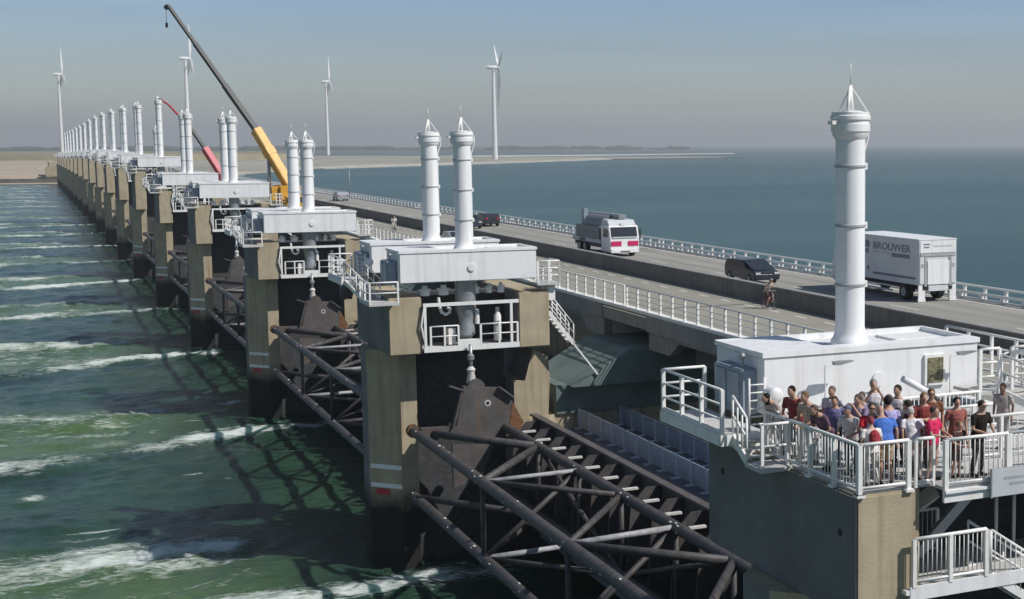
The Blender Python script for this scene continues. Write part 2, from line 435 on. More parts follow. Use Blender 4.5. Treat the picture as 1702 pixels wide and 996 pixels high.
def sea_mat():
    m = bpy.data.materials.new('turbulent_green_water'); m.use_nodes = True
    n, l = m.node_tree.nodes, m.node_tree.links
    p = n['Principled BSDF']
    geo = n.new('ShaderNodeNewGeometry')
    fa = n.new('ShaderNodeAttribute'); fa.attribute_name = 'foam'
    aa = n.new('ShaderNodeAttribute'); aa.attribute_name = 'aer'
    mp = n.new('ShaderNodeMapping'); mp.inputs['Scale'].default_value = (0.55, 1.35, 1)
    l.new(geo.outputs['Position'], mp.inputs['Vector'])
    nz = n.new('ShaderNodeTexNoise'); nz.inputs['Scale'].default_value = 1.15; nz.inputs['Detail'].default_value = 8; nz.inputs['Roughness'].default_value = 0.68; nz.inputs['Distortion'].default_value = 1.5
    l.new(mp.outputs[0], nz.inputs['Vector'])
    # foam amount = smoothstep(attr + noise)
    ad = n.new('ShaderNodeMath'); ad.operation = 'MULTIPLY_ADD'; ad.inputs[1].default_value = 2.2
    fs = n.new('ShaderNodeMath'); fs.operation = 'MULTIPLY'; fs.inputs[1].default_value = 0.72; l.new(fa.outputs['Fac'], fs.inputs[0])
    nf = n.new('ShaderNodeTexNoise'); nf.inputs['Scale'].default_value = 3.4; nf.inputs['Detail'].default_value = 5; nf.inputs['Distortion'].default_value = 1.2; l.new(mp.outputs[0], nf.inputs['Vector'])
    nm = n.new('ShaderNodeMix'); nm.data_type = 'FLOAT'; nm.inputs['Factor'].default_value = 0.38
    l.new(nz.outputs['Fac'], nm.inputs['A']); l.new(nf.outputs['Fac'], nm.inputs['B'])
    l.new(nm.outputs['Result'], ad.inputs[0]); l.new(fs.outputs[0], ad.inputs[2])
    fr = n.new('ShaderNodeMapRange'); fr.interpolation_type = 'SMOOTHSTEP'
    fr.inputs['From Min'].default_value = 1.42; fr.inputs['From Max'].default_value = 1.98
    l.new(ad.outputs[0], fr.inputs['Value'])
    gt = n.new('ShaderNodeMapRange'); gt.inputs['From Min'].default_value = 0.04; gt.inputs['From Max'].default_value = 0.22
    l.new(fa.outputs['Fac'], gt.inputs['Value'])
    fm = n.new('ShaderNodeMath'); fm.operation = 'MULTIPLY'
    l.new(fr.outputs[0], fm.inputs[0]); l.new(gt.outputs[0], fm.inputs[1])
    n2 = n.new('ShaderNodeTexNoise'); n2.inputs['Scale'].default_value = 0.16; n2.inputs['Detail'].default_value = 5
    l.new(geo.outputs['Position'], n2.inputs['Vector'])
    deep = n.new('ShaderNodeMix'); deep.data_type = 'RGBA'
    deep.inputs['A'].default_value = (0.012, 0.036, 0.026, 1); deep.inputs['B'].default_value = (0.024, 0.062, 0.034, 1)
    dr = n.new('ShaderNodeMapRange'); dr.inputs['From Min'].default_value = 0.35; dr.inputs['From Max'].default_value = 0.65; l.new(n2.outputs['Fac'], dr.inputs['Value']); l.new(dr.outputs[0], deep.inputs['Factor'])
    ae = n.new('ShaderNodeMix'); ae.data_type = 'RGBA'
    ae.inputs['B'].default_value = (0.10, 0.165, 0.055, 1)
    am = n.new('ShaderNodeMath'); am.operation = 'MULTIPLY'
    l.new(aa.outputs['Fac'], am.inputs[0]); l.new(nz.outputs['Fac'], am.inputs[1])
    a2 = n.new('ShaderNodeMath'); a2.operation = 'MULTIPLY'; a2.inputs[1].default_value = 1.5; a2.use_clamp = True
    l.new(am.outputs[0], a2.inputs[0])
    l.new(a2.outputs[0], ae.inputs['Factor']); l.new(deep.outputs['Result'], ae.inputs['A'])
    fx = n.new('ShaderNodeMix'); fx.data_type = 'RGBA'; fx.inputs['B'].default_value = (0.54, 0.60, 0.55, 1)
    l.new(fm.outputs[0], fx.inputs['Factor']); l.new(ae.outputs['Result'], fx.inputs['A'])
    l.new(fx.outputs['Result'], p.inputs['Base Color'])
    rr = n.new('ShaderNodeMapRange'); rr.inputs['To Min'].default_value = 0.16; rr.inputs['To Max'].default_value = 0.85
    l.new(fm.outputs[0], rr.inputs['Value']); l.new(rr.outputs[0], p.inputs['Roughness'])
    p.inputs['Subsurface Weight'].default_value = 0.75; p.inputs['Subsurface Radius'].default_value = (0.8, 1.6, 1.0); p.inputs['Subsurface Scale'].default_value = 0.9
    p.inputs['IOR'].default_value = 1.33
    p.inputs['Specular IOR Level'].default_value = 0.3
    bz = n.new('ShaderNodeTexNoise'); bz.inputs['Scale'].default_value = 1.3; bz.inputs['Detail'].default_value = 7; bz.inputs['Roughness'].default_value = 0.6
    m2 = n.new('ShaderNodeMapping'); m2.inputs['Scale'].default_value = (0.8, 1.2, 1)
    l.new(geo.outputs['Position'], m2.inputs['Vector']); l.new(m2.outputs[0], bz.inputs['Vector'])
    hs = n.new('ShaderNodeMath'); hs.operation = 'MULTIPLY_ADD'; hs.inputs[1].default_value = 0.5
    l.new(fm.outputs[0], hs.inputs[0]); l.new(bz.outputs['Fac'], hs.inputs[2])
    bp = n.new('ShaderNodeBump'); bp.inputs['Strength'].default_value = 0.55; bp.inputs['Distance'].default_value = 0.35
    l.new(hs.outputs[0], bp.inputs['Height']); l.new(bp.outputs[0], p.inputs['Normal'])
    return m

def lake_mat():
    m = bpy.data.materials.new('calm_teal_water'); m.use_nodes = True
    n, l = m.node_tree.nodes, m.node_tree.links
    p = n['Principled BSDF']
    geo = n.new('ShaderNodeNewGeometry')
    n2 = n.new('ShaderNodeTexNoise'); n2.inputs['Scale'].default_value = 0.004; n2.inputs['Detail'].default_value = 6
    mp0 = n.new('ShaderNodeMapping'); mp0.inputs['Rotation'].default_value = (0, 0, R(28)); mp0.inputs['Scale'].default_value = (0.5, 2.2, 1)
    l.new(geo.outputs['Position'], mp0.inputs['Vector']); l.new(mp0.outputs[0], n2.inputs['Vector'])
    rp = n.new('ShaderNodeValToRGB')
    rp.color_ramp.elements[0].position = 0.3; rp.color_ramp.elements[1].position = 0.75
    rp.color_ramp.elements[0].color = (0.020, 0.066, 0.070, 1); rp.color_ramp.elements[1].color = (0.060, 0.122, 0.118, 1)
    l.new(n2.outputs['Fac'], rp.inputs['Fac'])
    l.new(rp.outputs['Color'], p.inputs['Base Color'])
    p.inputs['Roughness'].default_value = 0.32
    p.inputs['Specular IOR Level'].default_value = 0.28
    p.inputs['IOR'].default_value = 1.33
    mp = n.new('ShaderNodeMapping'); mp.inputs['Scale'].default_value = (0.25, 0.6, 1); mp.inputs['Rotation'].default_value = (0, 0, R(25))
    l.new(geo.outputs['Position'], mp.inputs['Vector'])
    bz = n.new('ShaderNodeTexNoise'); bz.inputs['Scale'].default_value = 0.9; bz.inputs['Detail'].default_value = 8; bz.inputs['Roughness'].default_value = 0.65
    l.new(mp.outputs[0], bz.inputs['Vector'])
    bp = n.new('ShaderNodeBump'); bp.inputs['Strength'].default_value = 0.8; bp.inputs['Distance'].default_value = 0.8
    l.new(bz.outputs['Fac'], bp.inputs['Height']); l.new(bp.outputs[0], p.inputs['Normal'])
    return m

sea_me = make_sea(); sea_me.materials.append(sea_mat())
o = bpy.data.objects.new('sea', sea_me); COL.objects.link(o); tag(o, kind='structure')
FAR = 16000
b = MB()
v = [b.bm.verts.new(p) for p in ((30, -300, 0), (FAR, -300, 0), (FAR, FAR, 0), (30, FAR, 0))]
b.bm.faces.new(v)
tag(b.build('estuary_water', lake_mat()), kind='structure')
# a few pale current lines lying on the calm water
def land(name, pts, z, m, edge=None, h=None):
    """low land body: polygon top at z, sides going below the water"""
    b = MB(); n = len(pts)
    top = [b.bm.verts.new((x, y, z)) for x, y in pts]
    cx = sum(x for x, y in pts) / n; cy = sum(y for x, y in pts) / n
    low = [b.bm.verts.new((x + (x - cx) * 0.012, y + (y - cy) * 0.012, -0.6)) for x, y in pts]
    b.bm.faces.new(top)
    for k in range(n): b.bm.faces.new((top[k], low[k], low[(k + 1) % n], top[(k + 1) % n]))
    return tag(b.build(name, m), kind='structure')

# ------------------------------------------------------------------ land beyond the barrier
land('sand_flat', [(26, 905), (60, 960), (133, 1090), (226, 1330), (351, 1480), (510, 1680), (716, 1960), (942, 2050), (905, 2160), (700, 2200), (560, 2500), (300, 2700), (60, 2750), (10, 1200)], 2.0, 'sand')
land('beach', [(60, 935), (133, 1068), (226, 1308), (351, 1456), (510, 1655), (716, 1935), (965, 2040), (716, 1990), (510, 1720), (351, 1520), (226, 1370), (133, 1125), (60, 990)], 0.9, 'beach')
land('sand_spit', [(640, 2480), (900, 2560), (1400, 3000), (1420, 3060), (880, 2680), (640, 2600)], 1.4, 'beach')
land('sand_plain', [(-420, 960), (-12, 905), (24, 905), (8, 1200), (60, 2750), (300, 2700), (420, 5000), (-700, 5200), (-900, 2000)], 3.6, 'brownsand')
land('rock_slope', [(-420, 948), (-12, 892), (24, 892), (27, 903), (-12, 906), (-420, 962)], 2.6, 'rock')
land('dunes', [(-600, 1900), (-200, 1850), (40, 1800), (300, 1950), (340, 2600), (-600, 2900)], 9.5, 'dune')
land('polder_fields', [(-3000, 4400), (300, 3600), (1500, 4300), (2450, 6100), (2500, 6800), (400, 9000), (-4000, 9000)], 4.0, 'farland')
land('distant_shore', [(2300, 9500), (9000, 9800), (9000, 10600), (2300, 10600)], 4.0, 'farland')
def treeline():
    b = MB()
    rnd = random.Random(4)
    for i in range(150):
        t = i / 149
        x = -900 + 2900 * t + rnd.uniform(-30, 30); y = 4300 + 600 * abs(t - 0.35) + rnd.uniform(0, 500)
        w = rnd.uniform(18, 55); h = rnd.uniform(5, 13)
        b.ball((x, y, 3.5 + h * 0.5), w, rnd.uniform(12, 30), h * 0.6, 7, 5)
    return tag(b.build('distant_woods', mat('far_trees', (0.045, 0.06, 0.035), 0.95, var=0.3, scale=0.05)), kind='stuff')
treeline()

# ------------------------------------------------------------------ piers
PIER_LABEL = lambda k: ('tan concrete pier under the crowded viewing platform, nearest of the row' if k == 1 else
                        'tan concrete barrier pier with dark tide mark, %s in the row from the crowd' % ORD[k])
def shade_water_side(o):  # gives faces turned to the water the shade-coloured concrete
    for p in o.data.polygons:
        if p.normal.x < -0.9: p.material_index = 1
def make_pier(k):
    dz = LIFT[k]
    t = thing('barrier_pier', (0, YC(k), 0), 0, PIER_LABEL(k), 'pier', 'concrete piers of the storm surge barrier')
    half = [(14.5, -0.7), (15.8, -2.2), (16.6, -2.2), (16.6, -0.9), (21.4, -0.9), (21.4, -2.6), (23.2, -2.6), (23.7, -2.2), (50.0, -2.2)]
    poly = half + [(x, -y) for x, y in reversed(half)]
    s = MB()
    s.prism(poly, 'z', -3, 7.1)
    # shoulders above the slot: nose head, neck, right-hand corbel
    nose = [(14.5, -0.7), (15.8, -2.2), (16.6, -2.2), (16.6, 2.2), (15.8, 2.2), (14.5, 0.7)]
    s.prism(nose, 'z', 7.1, 10.9)
    s.prism([(22.45, 10.6), (23.25, 10.2), (23.3, 9.0), (23.2, 7.1), (21.42, 7.1), (21.42, 8.97), (22.0, 9.02), (22.3, 10.15)], 'y', -2.55, 2.55)
    o = s.build('shaft', ['concrete', 'seaward_shade'], t); shade_water_side(o)
    s = MB(); s.box(16.62, 21.38, -0.93, 0.93, -3, 10.9); s.build('slot_wall', 'dark', t)  # near-black, so the shade inside the gate slot sits in the colour
    e = MB()
    e.box(23.7, 50, -2.35, 2.35, 7.1, 8.6)
    e.prism([(24.3, 8.6), (50, 8.6), (50, 10.35), (27.4, 10.35)], 'y', -3.3, 3.3)
    e.build('road_support', 'concrete_green', t)
    for x0, x1 in ((15.0, 16.58), (21.37, 22.95)):
        u = MB()
        u.box(x0, x1, -3.8, 3.8, 10.9, 13.68 + dz)
        shade_water_side(u.build('head_block', ['concrete', 'seaward_shade'], t, bevel=0.05))
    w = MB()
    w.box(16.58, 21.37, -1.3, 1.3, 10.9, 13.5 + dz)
    w.build('head_wall', 'dark', t)  # recess shade between the heads put into this dark colour
    if k == 1:
        for y, z in ((-3.1, 12.75), (2.9, 12.9)):
            g = MB(); g.cyl((14.985, y, z), (14.999, y, z), 0.085, n=16); g.build('drain_hole', 'black', t)
    if k <= 6:
        nn = Vector((-1.5, -1.3, 0)).normalized()
        for z, h, m in ((5.05, 0.22, 'white2'), (4.1, 0.22, 'white2')):
            g = MB(); p0 = Vector((14.56, -0.77, z)) + nn * 0.012; p1 = Vector((15.77, -2.165, z)) + nn * 0.012
            g.beam(p0, p1, 0.02, h); g.build('gauge_mark', m, t)
        g = MB(); p0 = Vector((14.76, -1.0, 3.78)) + nn * 0.012; p1 = Vector((15.28, -1.6, 3.78)) + nn * 0.012
        g.beam(p0, p1, 0.02, 0.3); g.build('gauge_mark', 'red', t)
    return t
for k in range(1, NP + 1): make_pier(k)

# ------------------------------------------------------------------ housings, cylinders
HG = 'white machine housings on top of the piers'
def make_housing(label):
    t = thing('machine_housing', label=label, cat='housing', group=HG)
    s = MB(); s.box(15.5, 22.2, -1.4, 1.4, 14.4, 15.82); s.build('wall', 'white', t, bevel=0.03)
    r = MB()
    x0, x1, y0, y1 = 15.46, 22.24, -1.44, 1.44
    r.box(x0, x1, y0, y0 + 0.55, 15.82, 15.95); r.box(x0, x1, y1 - 0.12, y1, 15.82, 15.95)
    r.box(x0, 17.6, y0 + 0.55, y1 - 0.12, 15.82, 15.94); r.box(x1 - 0.12, x1, y0 + 0.55, y1 - 0.12, 15.82, 15.95)
    r.build('roof', 'white', t)
    c = MB(); c.box(20.2, 21.6, -0.3, 0.8, 15.821, 15.88); c.build('roof_hatch', 'white2', t, bevel=0.02)
    d = MB(); d.cyl((18.95, -1.40, 15.05), (18.95, -1.46, 15.05), 0.19, n=24); d.mi = 1; d.cyl((18.95, -1.46, 15.05), (18.95, -1.465, 15.05), 0.15, n=24); d.build('round_hatch', ['white2', 'white'], t)
    return t
def make_cabinet():
    t = thing('control_cabinet', label='blue grey control cabinet on the shaded end of a white housing', cat='cabinet', group='control cabinets on the housing ends')
    s = MB(); s.box(15.02, 15.46, -0.9, 0.55, 14.3, 15.45); s.build('body', 'bluegrey', t, bevel=0.03)
    s = MB(); s.box(14.98, 15.02, -0.8, -0.2, 14.4, 15.35); s.build('door', 'bluegrey', t)
    s = MB(); s.box(14.98, 15.02, -0.12, 0.45, 14.4, 15.35); s.build('door', 'bluegrey', t)
    s = MB(); s.cyl((15.25, -0.5, 15.45), (15.25, -0.5, 15.72), 0.05, n=8); s.ball((15.25, -0.5, 15.72), 0.09); s.build('vent', 'steel', t)
    return t
def make_cylinder(h, label, r=0.42):
    t = thing('lift_cylinder', label=label, cat='column', group='white lift cylinders standing in pairs on the piers')
    z0 = 0.0
    s = MB(); s.lathe(0, 0, [(r * 1.34, z0 - 0.1), (r * 1.3, z0), (r * 1.14, z0 + 0.08), (r * 1.05, z0 + 0.2), (r, z0 + 0.35), (r, h - 1.0)]); s.build('barrel', 'white', t)
    n = 3 if h < 7.5 else 4
    for i in range(n):
        z = h * 0.08 + (h - 1.6) * (i + 0.6) / n
        f = MB(); f.lathe(0, 0, [(r + 0.012, z), (r + 0.03, z + 0.01), (r + 0.03, z + 0.06), (r + 0.012, z + 0.07)]); f.build('flange', 'seam', t)
        f = MB(); f.box(r + 0.0, r + 0.1, -0.06, 0.06, z - 0.05, z + 0.12); f.build('bracket', 'white2', t)
    c_ = r * 1.32
    f = MB(); f.lathe(0, 0, [(r, h - 1.0), (c_ * 0.93, h - 0.88), (c_ * 0.94, h - 0.80), (c_, h - 0.79), (c_, h - 0.60), (c_ * 0.95, h - 0.59), (c_ * 0.95, h - 0.50), (c_ * 1.03, h - 0.49), (c_ * 1.03, h - 0.40), (0.4, h - 0.30), (0.25, h - 0.26)]); f.build('cap', 'white', t)
    b = MB(); b.lathe(0, 0, [(c_ * 0.84, h - 0.41), (c_ * 0.97, h - 0.40), (c_ * 0.97, h - 0.30), (c_ * 0.84, h - 0.29)]); b.build('bolt_ring', 'white2', t)
    q = MB()
    q.tube([(-0.25, -0.3, h - 0.3), (-0.02, 0, h + 0.34)], 0.045, 6); q.tube([(0.5, -0.1, h - 0.35), (0.02, 0, h + 0.34)], 0.022, 6); q.tube([(-0.1, 0.5, h - 0.35), (0.0, 0, h + 0.34)], 0.022, 6)
    q.build('tripod', 'white2', t)
    q = MB(); q.tube([(0, 0, h - 0.3), (0, 0, h + 0.4)], [0.10, 0.04], 8); q.tube([(0, 0, h + 0.4), (0, 0, h + 0.95)], 0.014, 5); q.build('mast', 'white2', t)
    q = MB(); q.tube([(c_ * 0.98, 0.1, h - 0.45), (c_ + 0.1, 0.1, h - 0.6), (c_ + 0.08, 0.1, h - 0.95), (r + 0.07, 0.1, h - 1.35), (r + 0.04, 0.1, h - 1.7), (r + 0.04, 0.1, 0.4)], 0.028, 6); q.build('hose', 'white2', t)
    q = MB(); q.box(-c_ - 0.13, -c_ * 0.9, -0.2, 0.05, h - 0.62, h - 0.52); q.build('step', 'white2', t)
    return t

H0 = make_housing('x'); C0 = make_cabinet()
for k in range(1, NP + 1):
    dz = LIFT[k]
    for side in ('front', 'rear'):
        if k == 1 and side == 'front': continue
        yc = YC(k) + (-2.8 if side == 'front' else 3.7)
        if k == 1:
            lab = 'long white machine housing directly behind the crowd, with olive panel on its wall'
        else:
            lab = 'white machine housing on the %s side of the %s pier from the crowd' % ('near' if side == 'front' else 'far', ORD[k])
        if k == 2 and side == 'front':
            H0.location = (0, yc, dz); H0['label'] = lab
        elif k == 1:
            h1 = dup(H0, (22.27 * 0.05, yc, -0.06), label=lab); h1.scale = (0.95, 1, 1)
        elif k <= 7: dup(H0, (0, yc, dz), label=lab)
        else: dup_far(H0, (0, yc, dz), lab)
        ycyl = YC(k) + (-3.3 if side == 'front' else 3.3)
        h = TOWH[k]
        if k == 6 and side == 'rear': h = 4.6
        lab = ('large white flanged column with mast rising behind the crowd' if k == 1 else
               'white lift column on the %s side of the %s pier from the crowd' % ('near' if side == 'front' else 'far', ORD[k]))
        c = make_cylinder(h, lab, 0.385 if k == 1 else 0.42)
        if k > 7:
            d = dup_far(c, (18.85, ycyl, 15.92 + dz), lab)
            for x in kids(c): bpy.data.objects.remove(x)
            bpy.data.objects.remove(c)
        else:
            c.location = (18.85, ycyl, 15.92 + dz)
        if 2 <= k <= 6:
            lab = 'blue grey cabinet on the shaded end of the %s housing of the %s pier' % ('near' if side == 'front' else 'far', ORD[k])
            if k == 2 and side == 'front': C0.location = (0, yc, dz); C0['label'] = lab
            else: dup(C0, (0, yc, dz), label=lab)

# ------------------------------------------------------------------ railings
def railing(root, p0, p1, h=1.05, n=None, rails=(0.55,), r=0.03, post_r=0.035, m='white2', pickets=0, feet=False, cap=True, kick=0.0, one_mesh=False):
    """adds handrail, rails, posts (each its own part) and picket infill along p0-p1 to a thing"""
    p0 = Vector(p0); p1 = Vector(p1); L = (p1 - p0).length
    n = n or max(1, round(L / 1.5))
    up = Vector((0, 0, 1))
    q = MB(); q.tube([p0 + up * h, p1 + up * h], r * 1.25, 8)
    if one_mesh:
        for f in rails: q.tube([p0 + up * h * f, p1 + up * h * f], r, 6)
        for i in range(n + 1): q.cyl(p0.lerp(p1, i / n), p0.lerp(p1, i / n) + up * h, post_r, n=6)
        return q.build('railing', m, root)
    q.build('handrail', m, root)
    for f in rails:
        q = MB(); q.tube([p0 + up * h * f, p1 + up * h * f], r, 6); q.build('mid_rail', m, root)
    first = None
    for i in range(n + 1):
        p = p0.lerp(p1, i / n)
        if first is None:
            q = MB(); q.box(-post_r, post_r, -post_r, post_r, 0, h)
            if feet: q.box(-0.1, 0.1, -0.1, 0.1, -0.06, 0.0)
            first = q.build('post', m, root); first.location = p
        else:
            c = first.copy(); COL.objects.link(c); c.location = p
    if pickets:
        for i in range(n):
            q = MB(); a = p0.lerp(p1, i / n); b_ = p0.lerp(p1, (i + 1) / n); k = max(2, int((b_ - a).length / pickets))
            for j in range(1, k):
                p = a.lerp(b_, j / k); q.cyl(p + up * 0.1, p + up * h, 0.013, n=5)
            q.tube([a + up * 0.1, b_ + up * 0.1], 0.022, 6)
            q.build('picket_panel', m, root)
    if kick:
        q = MB(); q.beam(p0 + up * kick / 2, p1 + up * kick / 2, 0.02, kick); q.build('kick_plate', m, root)

def stairs(root, p0, p1, width, wdir, m='white2', steps=6, rail_h=1.0, rail=True):
    p0 = Vector(p0); p1 = Vector(p1); w = Vector(wdir).normalized() * width
    for i, s in enumerate((Vector((0, 0, 0)), w)):
        q = MB(); q.beam(p0 + s, p1 + s, 0.05, 0.2); q.build('stringer', m, root)
        if rail:
            q = MB(); u = Vector((0, 0, 1))
            q.tube([p0 + s + u * rail_h, p1 + s + u * rail_h], 0.035, 8); q.tube([p0 + s + u * rail_h * 0.55, p1 + s + u * rail_h * 0.55], 0.028, 6)
            for j in range(4):
                p = p0.lerp(p1, j / 3) + s; q.cyl(p, p + u * rail_h, 0.03, n=6)
            q.build('stair_rail', m, root)
    for i in range(steps):
        c = p0.lerp(p1, (i + 0.5) / steps)
        q = MB(); q.beam(c, c + w, 0.22, 0.035); q.build('tread', 'grating', root)

# side platform with steps on the water side of each pier
def make_side_platform(own_steps=True):
    t = thing('side_platform', label='x', cat='platform', group='white access platforms on the water side of the piers')
    q = MB(); q.box(13.75, 14.98, 0.9, 4.6, 14.1, 14.2); q.build('floor', 'grating', t)
    q = MB(); q.box(13.72, 13.78, 0.9, 4.6, 13.98, 14.24); q.box(13.72, 14.98, 0.86, 0.92, 13.98, 14.24); q.build('edge_beam', 'white2', t)
    for y in (1.3, 4.0):
        q = MB(); q.prism([(14.95, 14.1), (13.85, 14.1), (14.95, 13.3)], 'y', y - 0.04, y + 0.04); q.build('bracket', 'white2', t)
    railing(t, (13.8, 0.95, 14.2), (13.8, 4.55, 14.2), 1.1, 3, rails=(0.36, 0.68), r=0.03, post_r=0.045, kick=0.15)
    railing(t, (13.8, 4.55, 14.2), (14.95, 4.55, 14.2), 1.1, 1, rails=(0.36, 0.68), r=0.03, post_r=0.04)
    if own_steps:
        stairs(t, (13.9, 0.9, 14.15), (14.05, -2.6, 13.55), 0.85, (1, 0, 0), steps=9)
        q = MB(); q.box(13.9, 15.3, -4.9, -2.6, 13.45, 13.55); q.build('lower_floor', 'grating', t)
        railing(t, (13.95, -4.85, 13.55), (13.95, -2.6, 13.55), 1.0, 2, rails=(0.5,), post_r=0.04, kick=0.12)
        railing(t, (13.95, -4.85, 13.55), (15.25, -4.85, 13.55), 1.0, 1, rails=(0.5,), post_r=0.04)
    else:
        stairs(t, (14.05, 0.9, 14.15), (14.05, 0.15, 13.75), 0.85, (1, 0, 0), steps=3)
        q = MB(); q.box(14.0, 15.05, -0.7, 0.15, 13.62, 13.72); q.build('lower_floor', 'grating', t)
        railing(t, (14.05, -0.65, 13.72), (15.0, -0.65, 13.72), 1.0, 1, rails=(0.5,), post_r=0.035)
    # ladder with safety hoops
    q = MB()
    for i in range(7): q.cyl((14.55, 1.05, 14.2 + i * 0.19), (14.95, 1.05, 14.2 + i * 0.19), 0.022, n=5)
    q.cyl((14.55, 1.05, 14.2), (14.55, 1.05, 15.5), 0.03, n=6); q.cyl((14.95, 1.05, 14.2), (14.95, 1.05, 15.5), 0.03, n=6)
    q.build('ladder', 'white2', t)
    q = MB(); q.cyl((15.1, 0.75, 15.1), (15.1, 1.15, 15.1), 0.2, n=14); q.ball((15.1, 0.75, 15.1), 0.2, 0.1, 0.2); q.build('drum', 'white', t)
    return t
SP0 = make_side_platform()
for k in range(2, NP + 1):
    lab = 'white railed access platform clinging to the water side of the %s pier from the crowd' % ORD[k]
    loc = (0, YC(k), LIFT[k])
    if k == 2: SP0.location = loc; SP0['label'] = lab
    elif k <= 6: dup(SP0, loc, label=lab)
    else: dup_far(SP0, loc, lab)

# work platform in the recess below the near housing
def make_work_platform():
    t = thing('work_platform', label='x', cat='platform', group='white work platforms framed between the pier heads')
    q = MB(); q.box(16.62, 21.33, -3.9, -1.35, 11.02, 11.12); q.build('floor', 'grating', t)
    q = MB(); q.box(16.62, 21.33, -3.98, -3.9, 10.98, 11.24); q.build('floor_beam', 'white2', t)
    q = MB(); q.box(16.62, 21.33, -3.98, -3.86, 13.2, 13.36); q.build('top_beam', 'white2', t)
    for x in (16.7, 20.95):
        q = MB(); q.box(x - 0.06, x + 0.06, -3.98, -3.86, 11.24, 13.2); q.build('frame_post', 'white2', t)
    q = MB(); q.tube([(16.7, -3.9, 11.3), (16.5, -3.95, 12.3), (16.66, -3.95, 13.2)], 0.05, 6); q.build('side_pipe', 'white2', t)
    railing(t, (16.95, -3.94, 11.24), (18.3, -3.94, 11.24), 0.98, 2, rails=(0.5,), r=0.03, post_r=0.045)
    railing(t, (19.4, -3.94, 11.24), (21.25, -3.94, 11.24), 0.98, 2, rails=(0.5,), r=0.03, post_r=0.045)
    for x, w in ((16.85, 0.55), (17.75, 0.6), (19.35, 0.35), (20.0, 0.35), (20.6, 0.4)):
        q = MB(); q.cyl((x, -3.4, 13.7), (x, -3.4, 13.95), w * 0.42, n=14); q.cyl((x, -3.4, 13.95), (x, -3.4, 14.02), w * 0.55, n=14); q.cyl((x, -3.4, 14.02), (x, -3.4, 14.18), w * 0.25, n=10); q.build('flanged_valve', 'white2', t)
    q = MB(); q.tube([(17.45, -3.6, 13.6), (17.5, -3.6, 13.1), (17.6, -3.6, 12.85), (17.8, -3.6, 12.75), (17.98, -3.6, 12.85), (18.0, -3.6, 13.0), (17.86, -3.6, 13.08)], 0.075, 8); q.build('bent_pipe', 'white2', t)
    q = MB(); q.lathe(20.55, -2.9, [(0.17, 11.24), (0.2, 11.3), (0.2, 12.5), (0.1, 12.65), (0.1, 12.9)]); q.build('accumulator', 'white2', t)
    q = MB(); q.box(18.0, 18.35, -3.2, -2.7, 11.2, 12.0); q.build('pump_box', 'white2', t)
    q = MB(); q.tube([(19.35, -3.5, 12.2), (19.35, -3.5, 12.75)], 0.12, 10); q.ball((19.35, -3.5, 12.8), 0.13); q.build('valve', 'white2', t)
    q = MB(); q.lathe(18.85, -3.3, [(0.5, 14.38), (0.5, 12.9), (0.42, 12.7), (0.34, 12.3), (0.42, 12.1), (0.42, 11.7), (0.25, 11.5), (0.25, 11.25)]); q.build('cylinder_foot', 'steel', t)
    q = MB(); q.box(18.3, 19.4, -3.98, -3.7, 11.24, 11.5); q.build('yoke', 'white2', t)
    return t
WP0 = make_work_platform()
for k in range(2, NP + 1):
    lab = 'white steel work platform between the heads of the %s pier from the crowd' % ORD[k]
    loc = (0, YC(k), LIFT[k])
    if k == 2: WP0.location = loc; WP0['label'] = lab
    elif k <= 6: dup(WP0, loc, label=lab)
    else: dup_far(WP0, loc, lab)

# access stair on the road side of each pier
def make_road_stair():
    t = thing('road_side_stair', label='x', cat='stair', group='white stairs between the piers and the road')
    q = MB(); q.box(22.3, 23.5, -4.0, -2.4, 14.0, 14.1); q.build('landing', 'grating', t)
    railing(t, (22.35, -3.95, 14.1), (23.45, -3.95, 14.1), 1.1, 2, rails=(0.35, 0.68), post_r=0.045)
    railing(t, (23.45, -3.95, 14.1), (23.45, -2.4, 14.1), 1.1, 1, rails=(0.35, 0.68), post_r=0.045)
    q = MB(); q.box(22.96, 23.3, -3.7, -2.5, 13.2, 14.0); q.build('bracket', 'white2', t)
    stairs(t, (23.0, -3.5, 12.6), (24.3, -3.5, 10.9), 0.75, (0, 1, 0), steps=8)
    q = MB(); q.beam((24.3, -3.4, 10.9), (25.6, -3.4, 9.2), 0.07, 0.08); q.build('brace', 'white2', t)
    return t
RS0 = make_road_stair()
for k in range(2, NP + 1):
    lab = 'white railed landing and stair on the road side of the %s pier from the crowd' % ORD[k]
    loc = (0, YC(k), LIFT[k] if k < 4 else LIFT[k] * 0.6)
    if k == 2: RS0.location = loc; RS0['label'] = lab
    elif k <= 5: dup(RS0, loc, label=lab)
    else: dup_far(RS0, loc, lab)

